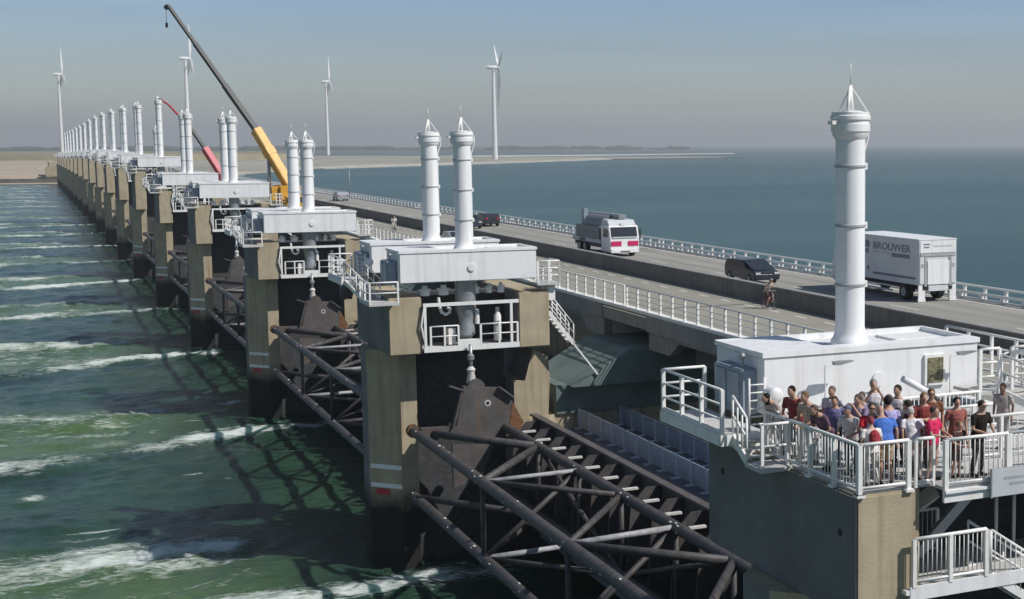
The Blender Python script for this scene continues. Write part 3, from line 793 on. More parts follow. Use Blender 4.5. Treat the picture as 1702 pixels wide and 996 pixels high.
# ------------------------------------------------------------------ gates: tubular truss with plate, hung between two piers
def make_gate():
    t = thing('barrier_gate', label='x', cat='gate', group='raised steel truss gates between the piers')
    XA, XB, ZT, ZB = 16.1, 20.35, 7.1, 3.85
    y0, y1 = -3.4, -41.6
    def chord(nm, x, z, r):
        q = MB(); q.cyl((x, y0, z), (x, y1, z), r, n=14); q.build(nm, 'truss', t)
    chord('chord', XA, ZT, 0.235); chord('chord', XB, ZT, 0.225); chord('chord', XA, ZB, 0.225); chord('chord', XB, ZB, 0.2)
    def brace(a, b, r, m='truss'):
        q = MB(); q.cyl(a, b, r, n=10); q.build('brace', m, t)
    ya = [-3.5, -15.7, -26.6, -37.6]; yb = [-9.8, -15.5, -20.6, -26.2, -31.2, -36.9, -41.0]
    T = lambda x, y: (x, y, ZT); B = lambda x, y: (x, y, ZB)
    brace(T(XA, ya[0]), T(XB, yb[0]), 0.19); brace(T(XB, yb[0]), T(XA, ya[1]), 0.17); brace(T(XA, ya[1]), T(XB, yb[1]), 0.10, 'truss_lit')
    brace(T(XA, ya[1]), T(XB, yb[2]), 0.12); brace(T(XB, yb[2]), T(XA, ya[2]), 0.13); brace(T(XA, ya[2]), T(XB, yb[3]), 0.12, 'truss_lit')
    brace(T(XA, ya[2]), T(XB, yb[4]), 0.17); brace(T(XB, yb[4]), T(XA, ya[3]), 0.15); brace(T(XA, ya[3]), T(XB, yb[5]), 0.12, 'truss_lit'); brace(T(XA, ya[3]), T(XB, yb[6]), 0.13)
    for i, y in enumerate(ya[1:]):
        brace(T(XA, y), B(XA, y), 0.11); brace(T(XB, yb[2 * i + 1]), B(XA, y), 0.11); brace(B(XA, y), B(XB, yb[2 * i + 1]), 0.13, 'truss_lit' if i == 0 else 'truss')
        brace(B(XA, y), B(XB, yb[2 * i + 2]), 0.12); brace(B(XA, y), B(XB, yb[2 * i]), 0.12)
    for y in yb: brace(T(XB, y), B(XB, y), 0.10)
    brace(B(XA, ya[0]), B(XB, yb[0]), 0.17)
    brace((XB, yb[0], ZT), (XB, yb[2], ZB), 0.1); brace((XB, yb[4], ZT), (XB, yb[2], ZB), 0.1)
    # skin plate with stiffening ribs
    q = MB(); q.box(22.1, 22.2, y1, y0, 3.0, 7.35); q.build('skin_plate', 'plate', t)
    q = MB(); q.box(21.95, 22.32, y1, y0, 7.35, 7.45); q.build('plate_flange', 'plate', t)
    for i in range(17):
        y = -4.6 - i * 2.28
        q = MB(); q.prism([(22.1, 7.3), (21.4, 7.3), (20.75, 6.6), (20.55, 4.0), (22.1, 3.2)], 'y', y - 0.04, y + 0.04); q.build('rib', 'truss', t)
        q = MB(); q.box(20.85, 21.5, y - 1.25, y - 1.05, 6.98, 7.06); q.build('ledge', 'barnacle_and_sun', t)  # pale colour stands for sunlight caught on these stubs
    q = MB(); q.box(20.6, 22.1, y1, y0, 3.55, 3.65); q.build('lower_web', 'truss', t)
    # end brackets with lifting lug
    for ye, sg in ((-4.45, 1), (-40.55, -1)):
        q = MB(); q.prism([(18.3, 9.3), (20.15, 9.08), (20.62, 8.55), (21.2, 7.3), (21.0, 6.75), (20.1, 6.62), (16.2, 6.85), (16.2, 7.42), (17.9, 7.38)], 'y', ye - 0.18, ye + 0.18)
        q.cyl((18.95, ye - 0.14, 9.2), (18.95, ye + 0.14, 9.2), 0.42, n=16)
        br = q.build('end_bracket', 'plate', t, bevel=0.02)
        q = MB(); q.lathe(0, 0, [(0.16, -0.2), (0.16, 0.2)], n=16); h = q.build('pin', 'barnacle_and_sun', br); h.location = (19.47, ye, 8.4); h.rotation_euler = (R(90), 0, 0)
        q = MB(); q.lathe(0, 0, [(0.09, -0.21), (0.09, 0.21)], n=16); h = q.build('pin_hole', 'black', br); h.location = (19.47, ye, 8.4); h.rotation_euler = (R(90), 0, 0)
        for pts in (((18.35, ye - 0.25, 9.1), (17.55, ye - 0.3, 9.42)), ((20.0, ye - 0.3, 9.2), (20.75, ye - 0.28, 8.6)), ((18.2, ye - 0.22, 9.15), (17.75, ye - 0.22, 7.42))):
            q = MB(); q.beam(pts[0], pts[1], 0.3, 0.08); q.build('stiffener', 'plate', br)
        q = MB(); q.prism([(17.7, 6.5), (19.75, 6.3), (19.1, 4.75), (17.72, 4.35)], 'y', ye - 0.12, ye + 0.12); q.build('lower_plate', 'plate', br)
        q = MB(); q.prism([(20.7, 8.4), (21.25, 7.3), (21.0, 6.8), (20.5, 6.9)], 'y', ye - 0.2 * sg - 0.004, ye - 0.19 * sg); q.build('rust_patch', 'rust', br)
        q = MB(); q.cyl((XA, ye + 0.9 * sg, ZT), (XA, ye + 1.25 * sg, ZT), 0.32, n=14); q.build('end_collar', 'rust', t)
    rnd = random.Random(3)
    q = MB()
    for i in range(70):
        x, z = rnd.choice(((XA, ZT), (XB, ZT), (XA, ZB))); y = rnd.choice(ya + yb) + rnd.gauss(0, 0.8)
        a = rnd.uniform(-0.3, 2.0); r = 0.22
        q.ball((x - r * math.sin(a) * 0.9, max(min(y, y0), y1), z + r * math.cos(a)), rnd.uniform(0.03, 0.085), rnd.uniform(0.05, 0.14), rnd.uniform(0.02, 0.05), 6, 4)
    tag(q.build('gull_droppings', 'barnacle_and_sun', t), kind='stuff')
    return t
G0 = make_gate()
for k in range(2, NP + 1):
    lab = ('dark steel truss gate nearest the crowd, ending behind the viewing platform pier' if k == 2 else
           'dark steel truss gate between the %s and %s piers from the crowd' % (ORD[k - 1], ORD[k]))
    if k == 2: G0.location = (0, YC(k), 0); G0['label'] = lab
    elif k <= 5: dup(G0, (0, YC(k), 0), label=lab)
    else: dup_far(G0, (0, YC(k), 0), lab)
def make_rod():
    t = thing('lifting_rod', label='x', cat='lifting rod', group='lifting rods between cylinders and gates')
    q = MB(); q.cyl((18.8, -4.2, 9.8), (18.8, -4.2, 11.3), 0.09, n=10); q.build('rod', 'steel', t)
    q = MB(); q.lathe(18.8, -4.2, [(0.1, 9.0), (0.2, 9.15), (0.24, 9.5), (0.16, 9.9), (0.22, 10.05), (0.1, 10.2)], n=12); q.build('shackle', 'barnacle_and_sun', t)
    q = MB(); q.lathe(18.8, -4.2, [(0.1, 10.5), (0.17, 10.55), (0.17, 10.75), (0.1, 10.8)], n=12); q.build('collar', 'steel', t)
    return t
R0 = make_rod()
for k in range(2, 8):
    lab = 'steel lifting rod under the work platform of the %s pier from the crowd' % ORD[k]
    if k == 2: R0.location = (0, YC(k), 0); R0['label'] = lab
    else: dup(R0, (0, YC(k), 0), label=lab)

# ------------------------------------------------------------------ upper beams with inspection walkway
def make_upper_beam():
    t = thing('upper_beam', label='x', cat='beam', group='concrete beams spanning between the piers below the road')
    q = MB(); q.box(22.6, 28.2, -42.5, -2.45, 0.8, 6.28); q.build('box_beam', 'deck_conc', t)
    q = MB(); q.box(22.55, 22.75, -42.0, -2.9, 6.28, 6.42); q.build('kerb', 'deck_conc', t)
    return t
U0 = make_upper_beam()
for k in range(2, NP + 1):
    lab = 'dark concrete beam low between the %s and %s piers from the crowd' % (ORD[k - 1], ORD[k])
    if k == 2: U0.location = (0, YC(k), 0); U0['label'] = lab
    elif k <= 4: dup(U0, (0, YC(k), 0), label=lab)
    else: dup_far(U0, (0, YC(k), 0), lab)
def make_walk_rail(x):
    t = thing('walkway_railing', label='x', cat='railing', group='blue grey walkway railings on the concrete beams')
    q = MB(); q.tube([(0, -41.5, 1.05), (0, 0.6, 1.05)], 0.035, 6); q.build('handrail', 'walkrail', t)
    first = None
    for i in range(27):
        y = 0.6 - i * 1.62
        if first is None:
            q = MB(); q.box(-0.04, 0.04, -0.04, 0.04, 0, 1.05); q.box(-0.28, 0.12, -0.12, 0.12, 0, 0.05); first = q.build('post', 'walkrail', t); first.location = (0, y, 0)
        else:
            c = first.copy(); COL.objects.link(c); c.location = (0, y, 0)
    q = MB()
    for i in range(26):
        y = 0.6 - i * 1.62
        q.box(-0.012, 0.012, y - 1.56, y - 0.06, 0.12, 0.98)
    q.build('mesh_infill', mesh_m, t)
    return t
def mesh_material():
    m = mat('wire_mesh_infill', (0.44, 0.50, 0.60), 0.5)
    n, l = m.node_tree.nodes, m.node_tree.links
    p = n['Principled BSDF']
    geo = n.new('ShaderNodeNewGeometry'); sp = n.new('ShaderNodeSeparateXYZ'); l.new(geo.outputs['Position'], sp.inputs[0])
    def stripe(sock, f):
        a = n.new('ShaderNodeMath'); a.operation = 'MULTIPLY'; a.inputs[1].default_value = f; l.new(sock, a.inputs[0])
        b = n.new('ShaderNodeMath'); b.operation = 'FRACT'; l.new(a.outputs[0], b.inputs[0])
        c = n.new('ShaderNodeMath'); c.operation = 'LESS_THAN'; c.inputs[1].default_value = 0.6; l.new(b.outputs[0], c.inputs[0])
        return c.outputs[0]
    mx = stripe(sp.outputs['Y'], 9.0)
    l.new(mx, p.inputs['Alpha'])
    return m
mesh_m = mesh_material()
W0 = make_walk_rail(0)
first = True
for k in range(2, 7):
    for x, nm in ((24.85, 'nearer'), (27.1, 'farther')):
        lab = '%s mesh railing on the beam between the %s and %s piers from the crowd' % (nm, ORD[k - 1], ORD[k])
        if first: W0.location = (x, YC(k) - 0.0, 6.28); W0['label'] = lab; first = False
        elif k <= 3: dup(W0, (x, YC(k), 6.28), label=lab)
        else: dup_far(W0, (x, YC(k), 6.28), lab)

# ------------------------------------------------------------------ road
Y0R, Y1R = -60, 960
b = MB()
b.box(28.4, 49.2, Y0R, Y1R, 11.3, 11.9)
tag(b.build('road_deck', 'concrete_grey'), kind='structure')
b = MB(); b.box(28.75, 36.85, Y0R, Y1R, 11.904, 12.0); tag(b.build('service_road', 'asphalt'), kind='structure')
b = MB(); b.box(37.45, 48.2, Y0R, Y1R, 11.904, 11.98); tag(b.build('highway', 'asphalt2'), kind='structure')
b = MB()
y = 20.0
while y < 420:
    b.box(35.42, 35.56, y, y + 1.25, 12.002, 12.007); y += 3.15
b2 = b
for x in (37.75, 47.7):
    b.box(x, x + 0.14, Y0R, Y1R, 11.982, 11.987)
y = 20.0
while y < 420:
    b.box(42.75, 42.88, y, y + 3, 11.982, 11.987); y += 12
tag(b.build('lane_markings', 'mark'), kind='structure')
b = MB()
for k in range(-1, 16):
    y = 75 + 45 * (k - 2)
    b.box(28.75, 36.85, y - 0.12, y + 0.12, 12.001, 12.004); b.box(37.45, 48.2, y - 0.12, y + 0.12, 11.981, 11.984)
tag(b.build('expansion_joints', 'dark'), kind='structure')
# bridge girders, one per span
def make_girder():
    t = thing('bridge_girder', label='x', cat='bridge span', group='concrete bridge spans carrying the road')
    q = MB(); q.box(31.0, 46.5, -41.4, -3.6, 9.4, 11.3); q.build('box_girder', 'concrete_grey', t)
    q = MB(); q.prism([(-41.6, 11.3), (-3.4, 11.3), (-3.4, 10.3), (-6.2, 10.3), (-7.4, 11.05), (-37.6, 11.05), (-38.8, 10.3), (-41.6, 10.3)], 'x', 28.45, 28.95); q.build('edge_beam', 'concrete_grey', t)
    q = MB(); q.box(28.3, 28.4, -41.6, -3.4, 11.25, 12.12); q.build('fascia', 'concrete_grey', t)
    q = MB(); q.box(28.28, 28.72, -44.9, 0.1, 12.125, 12.28); q.build('kerb', 'white2', t)
    return t
BG0 = make_girder()
for k in range(0, NP + 1):
    lab = ('grey concrete bridge span beside the viewing platform, nearest of the row' if k < 2 else 'grey bridge span between the %s and %s piers from the crowd' % (ORD[max(k - 1, 1)], ORD[k]))
    if k == 0: lab = 'grey concrete bridge span on the right, behind the viewing platform'
    if k == 2: BG0.location = (0, YC(k), 0); BG0['label'] = lab
    elif k <= 3: dup(BG0, (0, YC(k), 0), label=lab)
    else: dup_far(BG0, (0, YC(k), 0), lab)
def make_deck_rail():
    t = thing('deck_railing', label='x', cat='railing', group='white railings along the service road edge')
    L = 44.8
    for z, r in ((1.1, 0.04), (0.78, 0.022), (0.5, 0.022), (0.25, 0.022)):
        q = MB(); q.tube([(0, -L, z), (0, 0, z)], r, 6); q.build('handrail' if z > 1 else 'mid_rail', 'white2', t)
    fst = None
    for i in range(29):
        if fst is None:
            q = MB(); q.box(-0.05, 0.05, -0.06, 0.06, 0, 1.1); fst = q.build('post', 'white2', t)
            fst.location = (0, -0.1, 0)
        else:
            c = fst.copy(); COL.objects.link(c); c.location = (0, -0.1 - i * 1.595, 0)
    return t
DR0 = make_deck_rail()
for k in range(1, 12):
    lab = 'white post railing on the road edge alongside the span %s from the crowd' % ('nearest' if k < 2 else ORD[k])
    if k == 2: DR0.location = (28.5, YC(k), 12.28); DR0['label'] = lab
    elif k <= 3: dup(DR0, (28.5, YC(k), 12.28), label=lab)
    else: dup_far(DR0, (28.5, YC(k), 12.28), lab)
# wall between service road and highway
b = MB(); b.prism([(36.9, 11.9), (37.4, 11.9), (37.32, 12.95), (37.0, 12.95)], 'y', Y0R, Y1R)
t = thing('road_wall', (0, 0, 0), 0, 'long dark concrete wall dividing the service road from the highway', 'wall')
b.build('wall_body', 'wall_conc', t)
b = MB(); b.box(36.96, 37.36, Y0R, Y1R, 12.95, 13.02); b.build('wall_coping', 'concrete_grey', t)
b = MB()
# parapet and guard rail on the far side, in 45 m lengths
def make_parapet():
    t = thing('parapet_railing', label='x', cat='railing', group='white parapet railings along the outer road edge')
    L = 44.9
    q = MB(); q.box(-0.06, 0.06, -L, 0, 0.92, 1.04); q.build('handrail', 'white2', t)
    q = MB(); q.box(-0.03, 0.03, -L, 0, 0.50, 0.6); q.build('mid_rail', 'steel', t)
    fst = None
    for i in range(22):
        if fst is None:
            q = MB(); q.box(-0.07, 0.07, -0.1, 0.1, -0.2, 0.92); fst = q.build('post', 'white2', t); fst.location = (0, -0.2, 0)
        else:
            c = fst.copy(); COL.objects.link(c); c.location = (0, -0.2 - i * 2.1, 0)
    return t
def make_guard():
    t = thing('guard_rail', label='x', cat='guard rail', group='white guard rails along the highway')
    L = 44.9
    q = MB(); q.box(-0.03, 0.03, -L, 0, 0.36, 0.52); q.build('rail_beam', 'white2', t)
    q = MB(); q.box(-0.03, 0.03, -L, 0, 0.05, 0.18); q.build('lower_beam', 'white2', t)
    fst = None
    for i in range(22):
        if fst is None:
            q = MB(); q.box(-0.06, 0.06, -0.16, 0.16, 0, 0.52); fst = q.build('post', 'white2', t); fst.location = (0.0, -0.6, 0)
        else:
            c = fst.copy(); COL.objects.link(c); c.location = (0.0, -0.6 - i * 2.1, 0)
    return t
PR0 = make_parapet(); GR0 = make_guard()
for k in range(1, 16):
    nm = 'nearest' if k < 2 else ORD[k]
    for P0, x, z, lab in ((PR0, 49.0, 11.75, 'white parapet railing above the blue water, %s stretch from the crowd' % nm), (GR0, 48.45, 11.95, 'low white block guard rail beside the highway, %s stretch from the crowd' % nm)):
        if k == 3: P0.location = (x, YC(k), z); P0['label'] = lab
        elif k in (2, 4): dup(P0, (x, YC(k), z), label=lab)
        else: dup_far(P0, (x, YC(k), z), lab)
# dam head where the barrier meets the land
t = thing('dam_abutment', (0, 900, 0), 0, 'far concrete abutment where the barrier meets the sandy shore', 'abutment')
q = MB(); q.box(12, 50, 0, 60, -2, 11.2); q.build('block', 'concrete', t)
q = MB(); q.box(10, 14, -6, 0, -2, 9); q.build('wing_wall', 'concrete', t)

#PART2
# ------------------------------------------------------------------ viewing platform on the nearest pier
FZ = 13.74
VP = thing('viewing_platform', (0, 0, 0), 0, 'white railed viewing platform crowded with people beside the long housing', 'platform')
q = MB(); q.box(15.12, 25.0, 26.28, 33.7, 13.685, FZ); q.build('floor', 'grating', VP)
q = MB(); q.box(16.95, 25.0, 25.84, 26.28, 13.66, FZ - 0.003); q.build('floor_extension', 'grating', VP)
q = MB(); q.box(16.9, 25.0, 25.76, 25.84, 13.42, 13.62); q.build('edge_beam', 'white2', VP)
q = MB(); q.box(16.9, 25.0, 25.70, 25.84, 13.621, 13.68); q.build('edge_ledge', 'white', VP)
railing(VP, (15.08, 26.22, FZ - 0.03), (15.08, 30.6, FZ - 0.03), 1.05, 4, rails=(0.12,), r=0.032, post_r=0.04, pickets=0.125, feet=True)
railing(VP, (15.08, 26.22, FZ - 0.03), (16.28, 26.22, FZ - 0.03), 1.05, 1, rails=(0.12,), r=0.032, post_r=0.05, pickets=0.115, feet=True)
railing(VP, (16.46, 26.2, FZ - 0.03), (16.9, 26.2, FZ - 0.03), 1.05, 1, rails=(0.12,), r=0.032, post_r=0.03, pickets=0.115)
railing(VP, (16.95, 25.80, FZ - 0.05), (18.55, 25.80, FZ - 0.05), 1.08, 1, rails=(0.12,), r=0.032, post_r=0.05, pickets=0.115)
railing(VP, (18.6, 25.80, FZ - 0.05), (24.9, 25.80, FZ - 0.05), 1.08, 4, rails=(0.35, 0.12), r=0.032, post_r=0.04, pickets=0.115)
railing(VP, (16.0, 30.75, FZ), (21.2, 30.75, FZ), 1.0, 5, rails=(0.12,), r=0.03, post_r=0.035, pickets=0.12)
railing(VP, (18.9, 29.1, FZ), (20.9, 29.1, FZ), 1.0, 2, rails=(0.5,), r=0.03, post_r=0.035, pickets=0.2)
railing(VP, (18.4, 27.75, FZ), (22.5, 27.75, FZ), 1.0, 3, rails=(0.5,), r=0.03, post_r=0.035, pickets=0.2)
q = MB(); q.beam((17.3, 26.8, 13.4), (16.75, 28.2, 12.2), 0.25, 0.3); q.build('brace', 'signgrey', VP)
q = MB(); q.beam((18.6, 27.0, 13.4), (17.4, 27.6, 11.8), 0.3, 0.2); q.build('brace', 'signgrey', VP)
for x in (16.9, 17.25, 19.4, 19.9):
    q = MB(); q.cyl((x, 27.4, 11.5), (x, 27.4, 13.65), 0.045, n=8); q.build('support_pipe', 'signgrey', VP)

SIGN = thing('notice_panel', (0, 0, 0), 0, 'grey notice panel hung on the white railing at the right edge', 'sign')
q = MB(); q.box(18.05, 19.7, 25.64, 25.69, 13.44, 14.02); q.build('panel', 'signgrey', SIGN)
q = MB(); q.box(18.02, 19.73, 25.66, 25.7, 14.02, 14.05); q.box(18.02, 18.05, 25.63, 25.7, 13.42, 14.05); q.build('frame', 'seam', SIGN)
for i, (a, c) in enumerate(((18.35, 19.0), (18.5, 18.95))):
    q = MB(); q.box(a, c, 25.635, 25.638, 13.80 - i * 0.13, 13.86 - i * 0.13); q.build('faded_text_line', 'seam', SIGN)

LP = thing('stair_platform', (0, 0, 0), 0, 'lower white stair platform under the viewing platform at the bottom right', 'platform')
q = MB(); q.box(16.65, 21.0, 26.05, 28.3, 11.5, 11.56); q.build('floor', 'grating', LP)
q = MB(); q.box(16.2, 21.0, 25.97, 26.05, 11.32, 11.62); q.build('edge_beam', 'white', LP)
q = MB(); q.box(16.1, 16.65, 25.98, 26.18, 11.45, 11.55); q.build('ledge', 'white2', LP)
railing(LP, (16.3, 26.0, 11.6), (18.15, 26.0, 11.6), 1.05, 2, rails=(0.12,), r=0.035, post_r=0.045, pickets=0.115)
railing(LP, (16.7, 28.2, 11.56), (18.3, 28.2, 11.56), 1.05, 2, rails=(0.12,), r=0.03, post_r=0.04, pickets=0.13)
stairs(LP, (18.3, 26.02, 11.6), (21.2, 26.02, 9.7), 0.9, (0, 1, 0), steps=10)
q = MB()
for j in range(22):
    p = Vector((18.25, 26.0, 11.7)).lerp(Vector((21.2, 26.0, 9.8)), j / 21); q.cyl(p, p + Vector((0, 0, 0.92)), 0.013, n=5)
q.build('picket_panel', 'white2', LP)

US = thing('upper_stair', (0, 0, 0), 0, 'white stair and landing climbing past the right end of the long housing', 'stair')
q = MB(); q.box(21.3, 23.3, 30.9, 32.1, 14.6, 14.68); q.build('landing', 'grating', US)
railing(US, (22.35, 30.95, 14.68), (23.3, 30.95, 14.68), 1.1, 2, rails=(0.35, 0.68), post_r=0.04)
railing(US, (21.35, 30.95, 14.68), (21.95, 30.95, 14.68), 1.1, 1, rails=(0.35, 0.68), post_r=0.045)
railing(US, (23.3, 30.95, 14.68), (23.3, 35.5, 14.68), 1.1, 4, rails=(0.35, 0.68), post_r=0.04)
stairs(US, (22.0, 30.9, 14.62), (23.2, 28.6, 13.8), 0.9, (1, 0.35, 0), steps=6)
for x in (21.5, 23.2):
    q = MB(); q.box(x - 0.06, x + 0.06, 31.0, 31.12, 13.74, 14.6); q.build('leg', 'white2', US)

OP = make_side_platform(False); OP.location = (0.3, 30.0, 0); OP['label'] = 'white railed side platform with steps at the left end of the long housing'
c0 = dup(C0, (0.4, 33.7, 0), label='tall blue grey cabinet on the shaded end of the long housing by the crowd')
c0.scale = (1, 1.15, 1.0)

VW = thing('wall_panel', (0, 0, 0), 0, 'olive framed panel hung on the white housing wall above the crowd', 'panel')
q = MB(); q.box(20.5, 21.12, 32.22, 32.3, 14.72, 15.53); q.build('frame', 'white2', VW)
q = MB(); q.box(20.58, 21.05, 32.2, 32.22, 14.8, 15.45); q.build('panel', 'grille', VW)

def make_lamp():
    t = thing('platform_lamp', label='x', cat='lamp', group='slim lamps on the viewing platform')
    q = MB(); q.tube([(0, 0, 0), (0, 0, 1.75), (0.03, 0, 1.8), (0.1, 0, 1.82), (0.3, 0, 1.84)], 0.022, 6); q.build('pole', 'white2', t)
    q = MB(); q.prism([(0.22, 1.80), (0.40, 1.79), (0.78, 1.86), (0.78, 1.885), (0.4, 1.89), (0.22, 1.88)], 'y', -0.07, 0.07); q.build('lamp_head', 'steel', t)
    return t
L0 = make_lamp(); L0.location = (17.3, 31.8, FZ); L0['label'] = 'slim lamp pole against the housing wall left of the round hatch'
dup(L0, (21.0, 31.8, FZ), label='slim lamp pole against the housing wall right of the olive panel')
dup(L0, (22.0, 30.9, FZ + 0.08), label='slim lamp pole rising through the white stair at the right edge')

BA = thing('boom_barrier', (0, 0, 0), 0, 'white tube on a grey bracket tilted above the heads of the crowd', 'barrier')
q = MB(); q.tube([(18.45, 30.0, 15.38), (19.25, 30.0, 14.95)], 0.085, 10); q.build('arm', 'white', BA)
q = MB(); q.tube([(19.2, 30.0, 14.97), (19.5, 30.0, 14.72), (19.58, 30.0, 14.4), (19.6, 30.0, FZ)], 0.07, 8); q.build('bracket', 'dark', BA)

# ------------------------------------------------------------------ people
DG = None
def remesh_obj(mb, name, m, parent, voxel=0.014, smooth=2):
    bmesh.ops.recalc_face_normals(mb.bm, faces=mb.bm.faces[:])
    me = bpy.data.meshes.new(name); mb.bm.to_mesh(me); mb.bm.free()
    o = bpy.data.objects.new(name, me); COL.objects.link(o)
    md = o.modifiers.new('r', 'REMESH'); md.mode = 'VOXEL'; md.voxel_size = voxel; md.use_smooth_shade = True
    if smooth:
        sm = o.modifiers.new('s', 'SMOOTH'); sm.factor = 0.5; sm.iterations = smooth
    dg = bpy.context.evaluated_depsgraph_get()
    new = bpy.data.meshes.new_from_object(o.evaluated_get(dg))
    o.modifiers.clear(); old = o.data; o.data = new; bpy.data.meshes.remove(old)
    new.name = name; new.materials.clear(); new.materials.append(m)
    if parent: o.parent = parent
    return o

def person(loc, face, h=1.72, lean=0, arms='side', shirt=(0.5, 0.5, 0.5), legs=(0.08, 0.08, 0.1), long_sleeve=False, shorts=False, hair=(0.03, 0.02, 0.015), long_hair=False, bald=False, sk=(0.45, 0.27, 0.19), label='x', group='people crowding the viewing platform', twist=0, wide=1.12, glasses=False, strap=None, skirt=False, ride=False, cap=None, pack=None):
    t = thing('person', loc, R(face), label, 'person', group)
    s = h / 1.74
    t.scale = (s, s, s)
    ln = R(lean); ca, sa = math.cos(ln), math.sin(ln)
    hipz = 0.93
    def U(p):                                   # upper body bends forward (-y) about the hips
        x, y, z = p
        dz = z - hipz
        return Vector((x, y * ca - dz * sa, hipz + y * sa + dz * ca))
    sh = 0.185 * wide
    if arms == 'side':
        A = [((sh + 0.06, 0.03, 1.15), (sh + 0.05, -0.06, 0.9)), ((-sh - 0.06, 0.03, 1.15), (-sh - 0.05, -0.06, 0.9))]
    elif arms == 'rail':
        A = [((sh + 0.07, -0.10, 1.13), (0.12, -0.36, 1.09)), ((-sh - 0.07, -0.10, 1.13), (-0.12, -0.36, 1.09))]
    elif arms == 'hip':
        A = [((sh + 0.17, 0.04, 1.15), (sh + 0.0, -0.08, 1.0)), ((-sh - 0.06, 0.03, 1.15), (-sh - 0.05, -0.06, 0.9))]
    elif arms == 'photo':
        A = [((sh + 0.08, -0.17, 1.2), (0.09, -0.26, 1.50)), ((-sh - 0.08, -0.17, 1.2), (-0.09, -0.26, 1.50))]
    elif arms == 'cross':
        A = [((sh + 0.05, -0.08, 1.14), (-0.08, -0.2, 1.17)), ((-sh - 0.05, -0.08, 1.14), (0.08, -0.22, 1.13))]
    elif arms == 'bars':
        A = [((sh + 0.05, -0.17, 1.2), (0.22, -0.42, 1.22)), ((-sh - 0.05, -0.17, 1.2), (-0.22, -0.42, 1.22))]
    else:
        A = arms
    hips = [Vector((0.09, 0, 0.92)), Vector((-0.09, 0, 0.92))]
    if ride:
        L = [(Vector((0.10, -0.40, 0.72)), Vector((0.11, -0.27, 0.32))), (Vector((-0.10, -0.34, 0.56)), Vector((-0.11, -0.12, 0.14)))]
    else:
        o_ = 0.05 if lean < 20 else 0.1
        L = [(Vector((0.10, -0.03, 0.49)), Vector((0.11, 0.03, 0.09))), (Vector((-0.10, -0.01, 0.49)), Vector((-0.12, 0.03 + o_, 0.09)))]
    torso = [((0, 0, .86), .165, .115), ((0, 0, .96), .16, .112), ((0, -.005, 1.09), .142, .10), ((0, 0, 1.25), .165, .112), ((0, 0.005, 1.37), .175, .10), ((0, .01, 1.44), .12, .075), ((0, .0, 1.5), .055, .055), ((0, -.01, 1.58), .05, .05)]
    def torso_loft(mb, grow, z0, z1):
        n = 14; rings = []
        for c, rx, ry in torso:
            if c[2] < z0 - 1e-6 or c[2] > z1 + 1e-6: continue
            rings.append([mb.bm.verts.new(U((c[0] + (rx * wide + grow) * math.cos(a), c[1] + (ry * wide + grow) * math.sin(a), c[2]))) for a in [math.tau * k / n for k in range(n)]])
        for a, b in zip(rings, rings[1:]):
            for k in range(n): mb.bm.faces.new((a[k], a[(k + 1) % n], b[(k + 1) % n], b[k]))
        mb.bm.faces.new(rings[0][::-1]); mb.bm.faces.new(rings[-1])
    hc = U((0, -0.02, 1.622)) + Vector((0, -0.01 * (lean > 15), 0))
    b = MB()
    torso_loft(b, 0, 0.8, 1.6)
    b.ball(hc, 0.08, 0.1, 0.118, 14, 10)
    b.ball(hc + Vector((0, -0.055, -0.065)), 0.045, 0.04, 0.035, 8, 6)       # jaw
    b.tube([hc + Vector((0, -0.088, 0.015)), hc + Vector((0, -0.108, -0.022))], [0.012, 0.018], 6)   # nose
    for sx in (-1, 1): b.ball(hc + Vector((sx * 0.076, 0.01, -0.005)), 0.014, 0.022, 0.032, 6, 5)
    b.ball(hc + Vector((0, -0.083, 0.03)), 0.05, 0.018, 0.013, 8, 5)         # brow
    for (e, w), sx in zip(A, (1, -1)):
        S = U((sx * sh, 0.005, 1.405)); E = U(e); W = U(w)
        b.tube([S + Vector((-sx * 0.04, 0, 0.0)), S, S.lerp(E, 0.5), E, E.lerp(W, 0.35), W], [0.05, 0.052, 0.044, 0.036, 0.036, 0.025], 10)
        d = (W - E).normalized(); side = d.cross(Vector((0, 0, 1)))
        side = side.normalized() if side.length > 0.1 else Vector((0, -1, 0))
        P = W + d * 0.05
        b.tube([W - d * 0.01, W + d * 0.03, W + d * 0.095], [0.025, 0.036, 0.034], 8)
        nrm = side.cross(d).normalized()
        for i, fl in enumerate((0.062, 0.075, 0.07, 0.055)):
            f0 = W + d * 0.085 + side * (i - 1.5) * 0.021
            b.tube([f0, f0 + d * fl * 0.55 - nrm * 0.008, f0 + d * fl * 0.9 - nrm * 0.03], [0.0105, 0.01, 0.009], 6)
        f0 = W + d * 0.035 + side * 0.03 * sx
        b.tube([f0, f0 + d * 0.035 + side * 0.028 * sx, f0 + d * 0.07 + side * 0.03 * sx], [0.014, 0.012, 0.01], 6)
    for H, (K, F) in zip(hips, L):
        b.tube([H + Vector((0, 0, 0.03)), H.lerp(K, 0.35), K, K.lerp(F, 0.3), F], [0.09, 0.08, 0.055, 0.056, 0.036], 12)
        b.tube([F + Vector((0, 0.05, -0.05)), F + Vector((0, -0.03, -0.045)), F + Vector((0, -0.16, -0.06))], [0.035, 0.042, 0.03], 8)
    remesh_obj(b, 'body', skin_mat(sk), t, 0.013, 1)
    # shirt
    b = MB(); torso_loft(b, 0.016, 0.85, 1.45)
    for (e, w), sx in zip(A, (1, -1)):
        S = U((sx * sh, 0.005, 1.405)); E = U(e); W = U(w)
        if long_sleeve: b.tube([S + Vector((-sx * 0.05, 0, 0)), S, E, W], [0.06, 0.064, 0.05, 0.038], 10)
        else: b.tube([S + Vector((-sx * 0.05, 0, 0)), S, S.lerp(E, 0.72)], [0.06, 0.066, 0.06], 10)
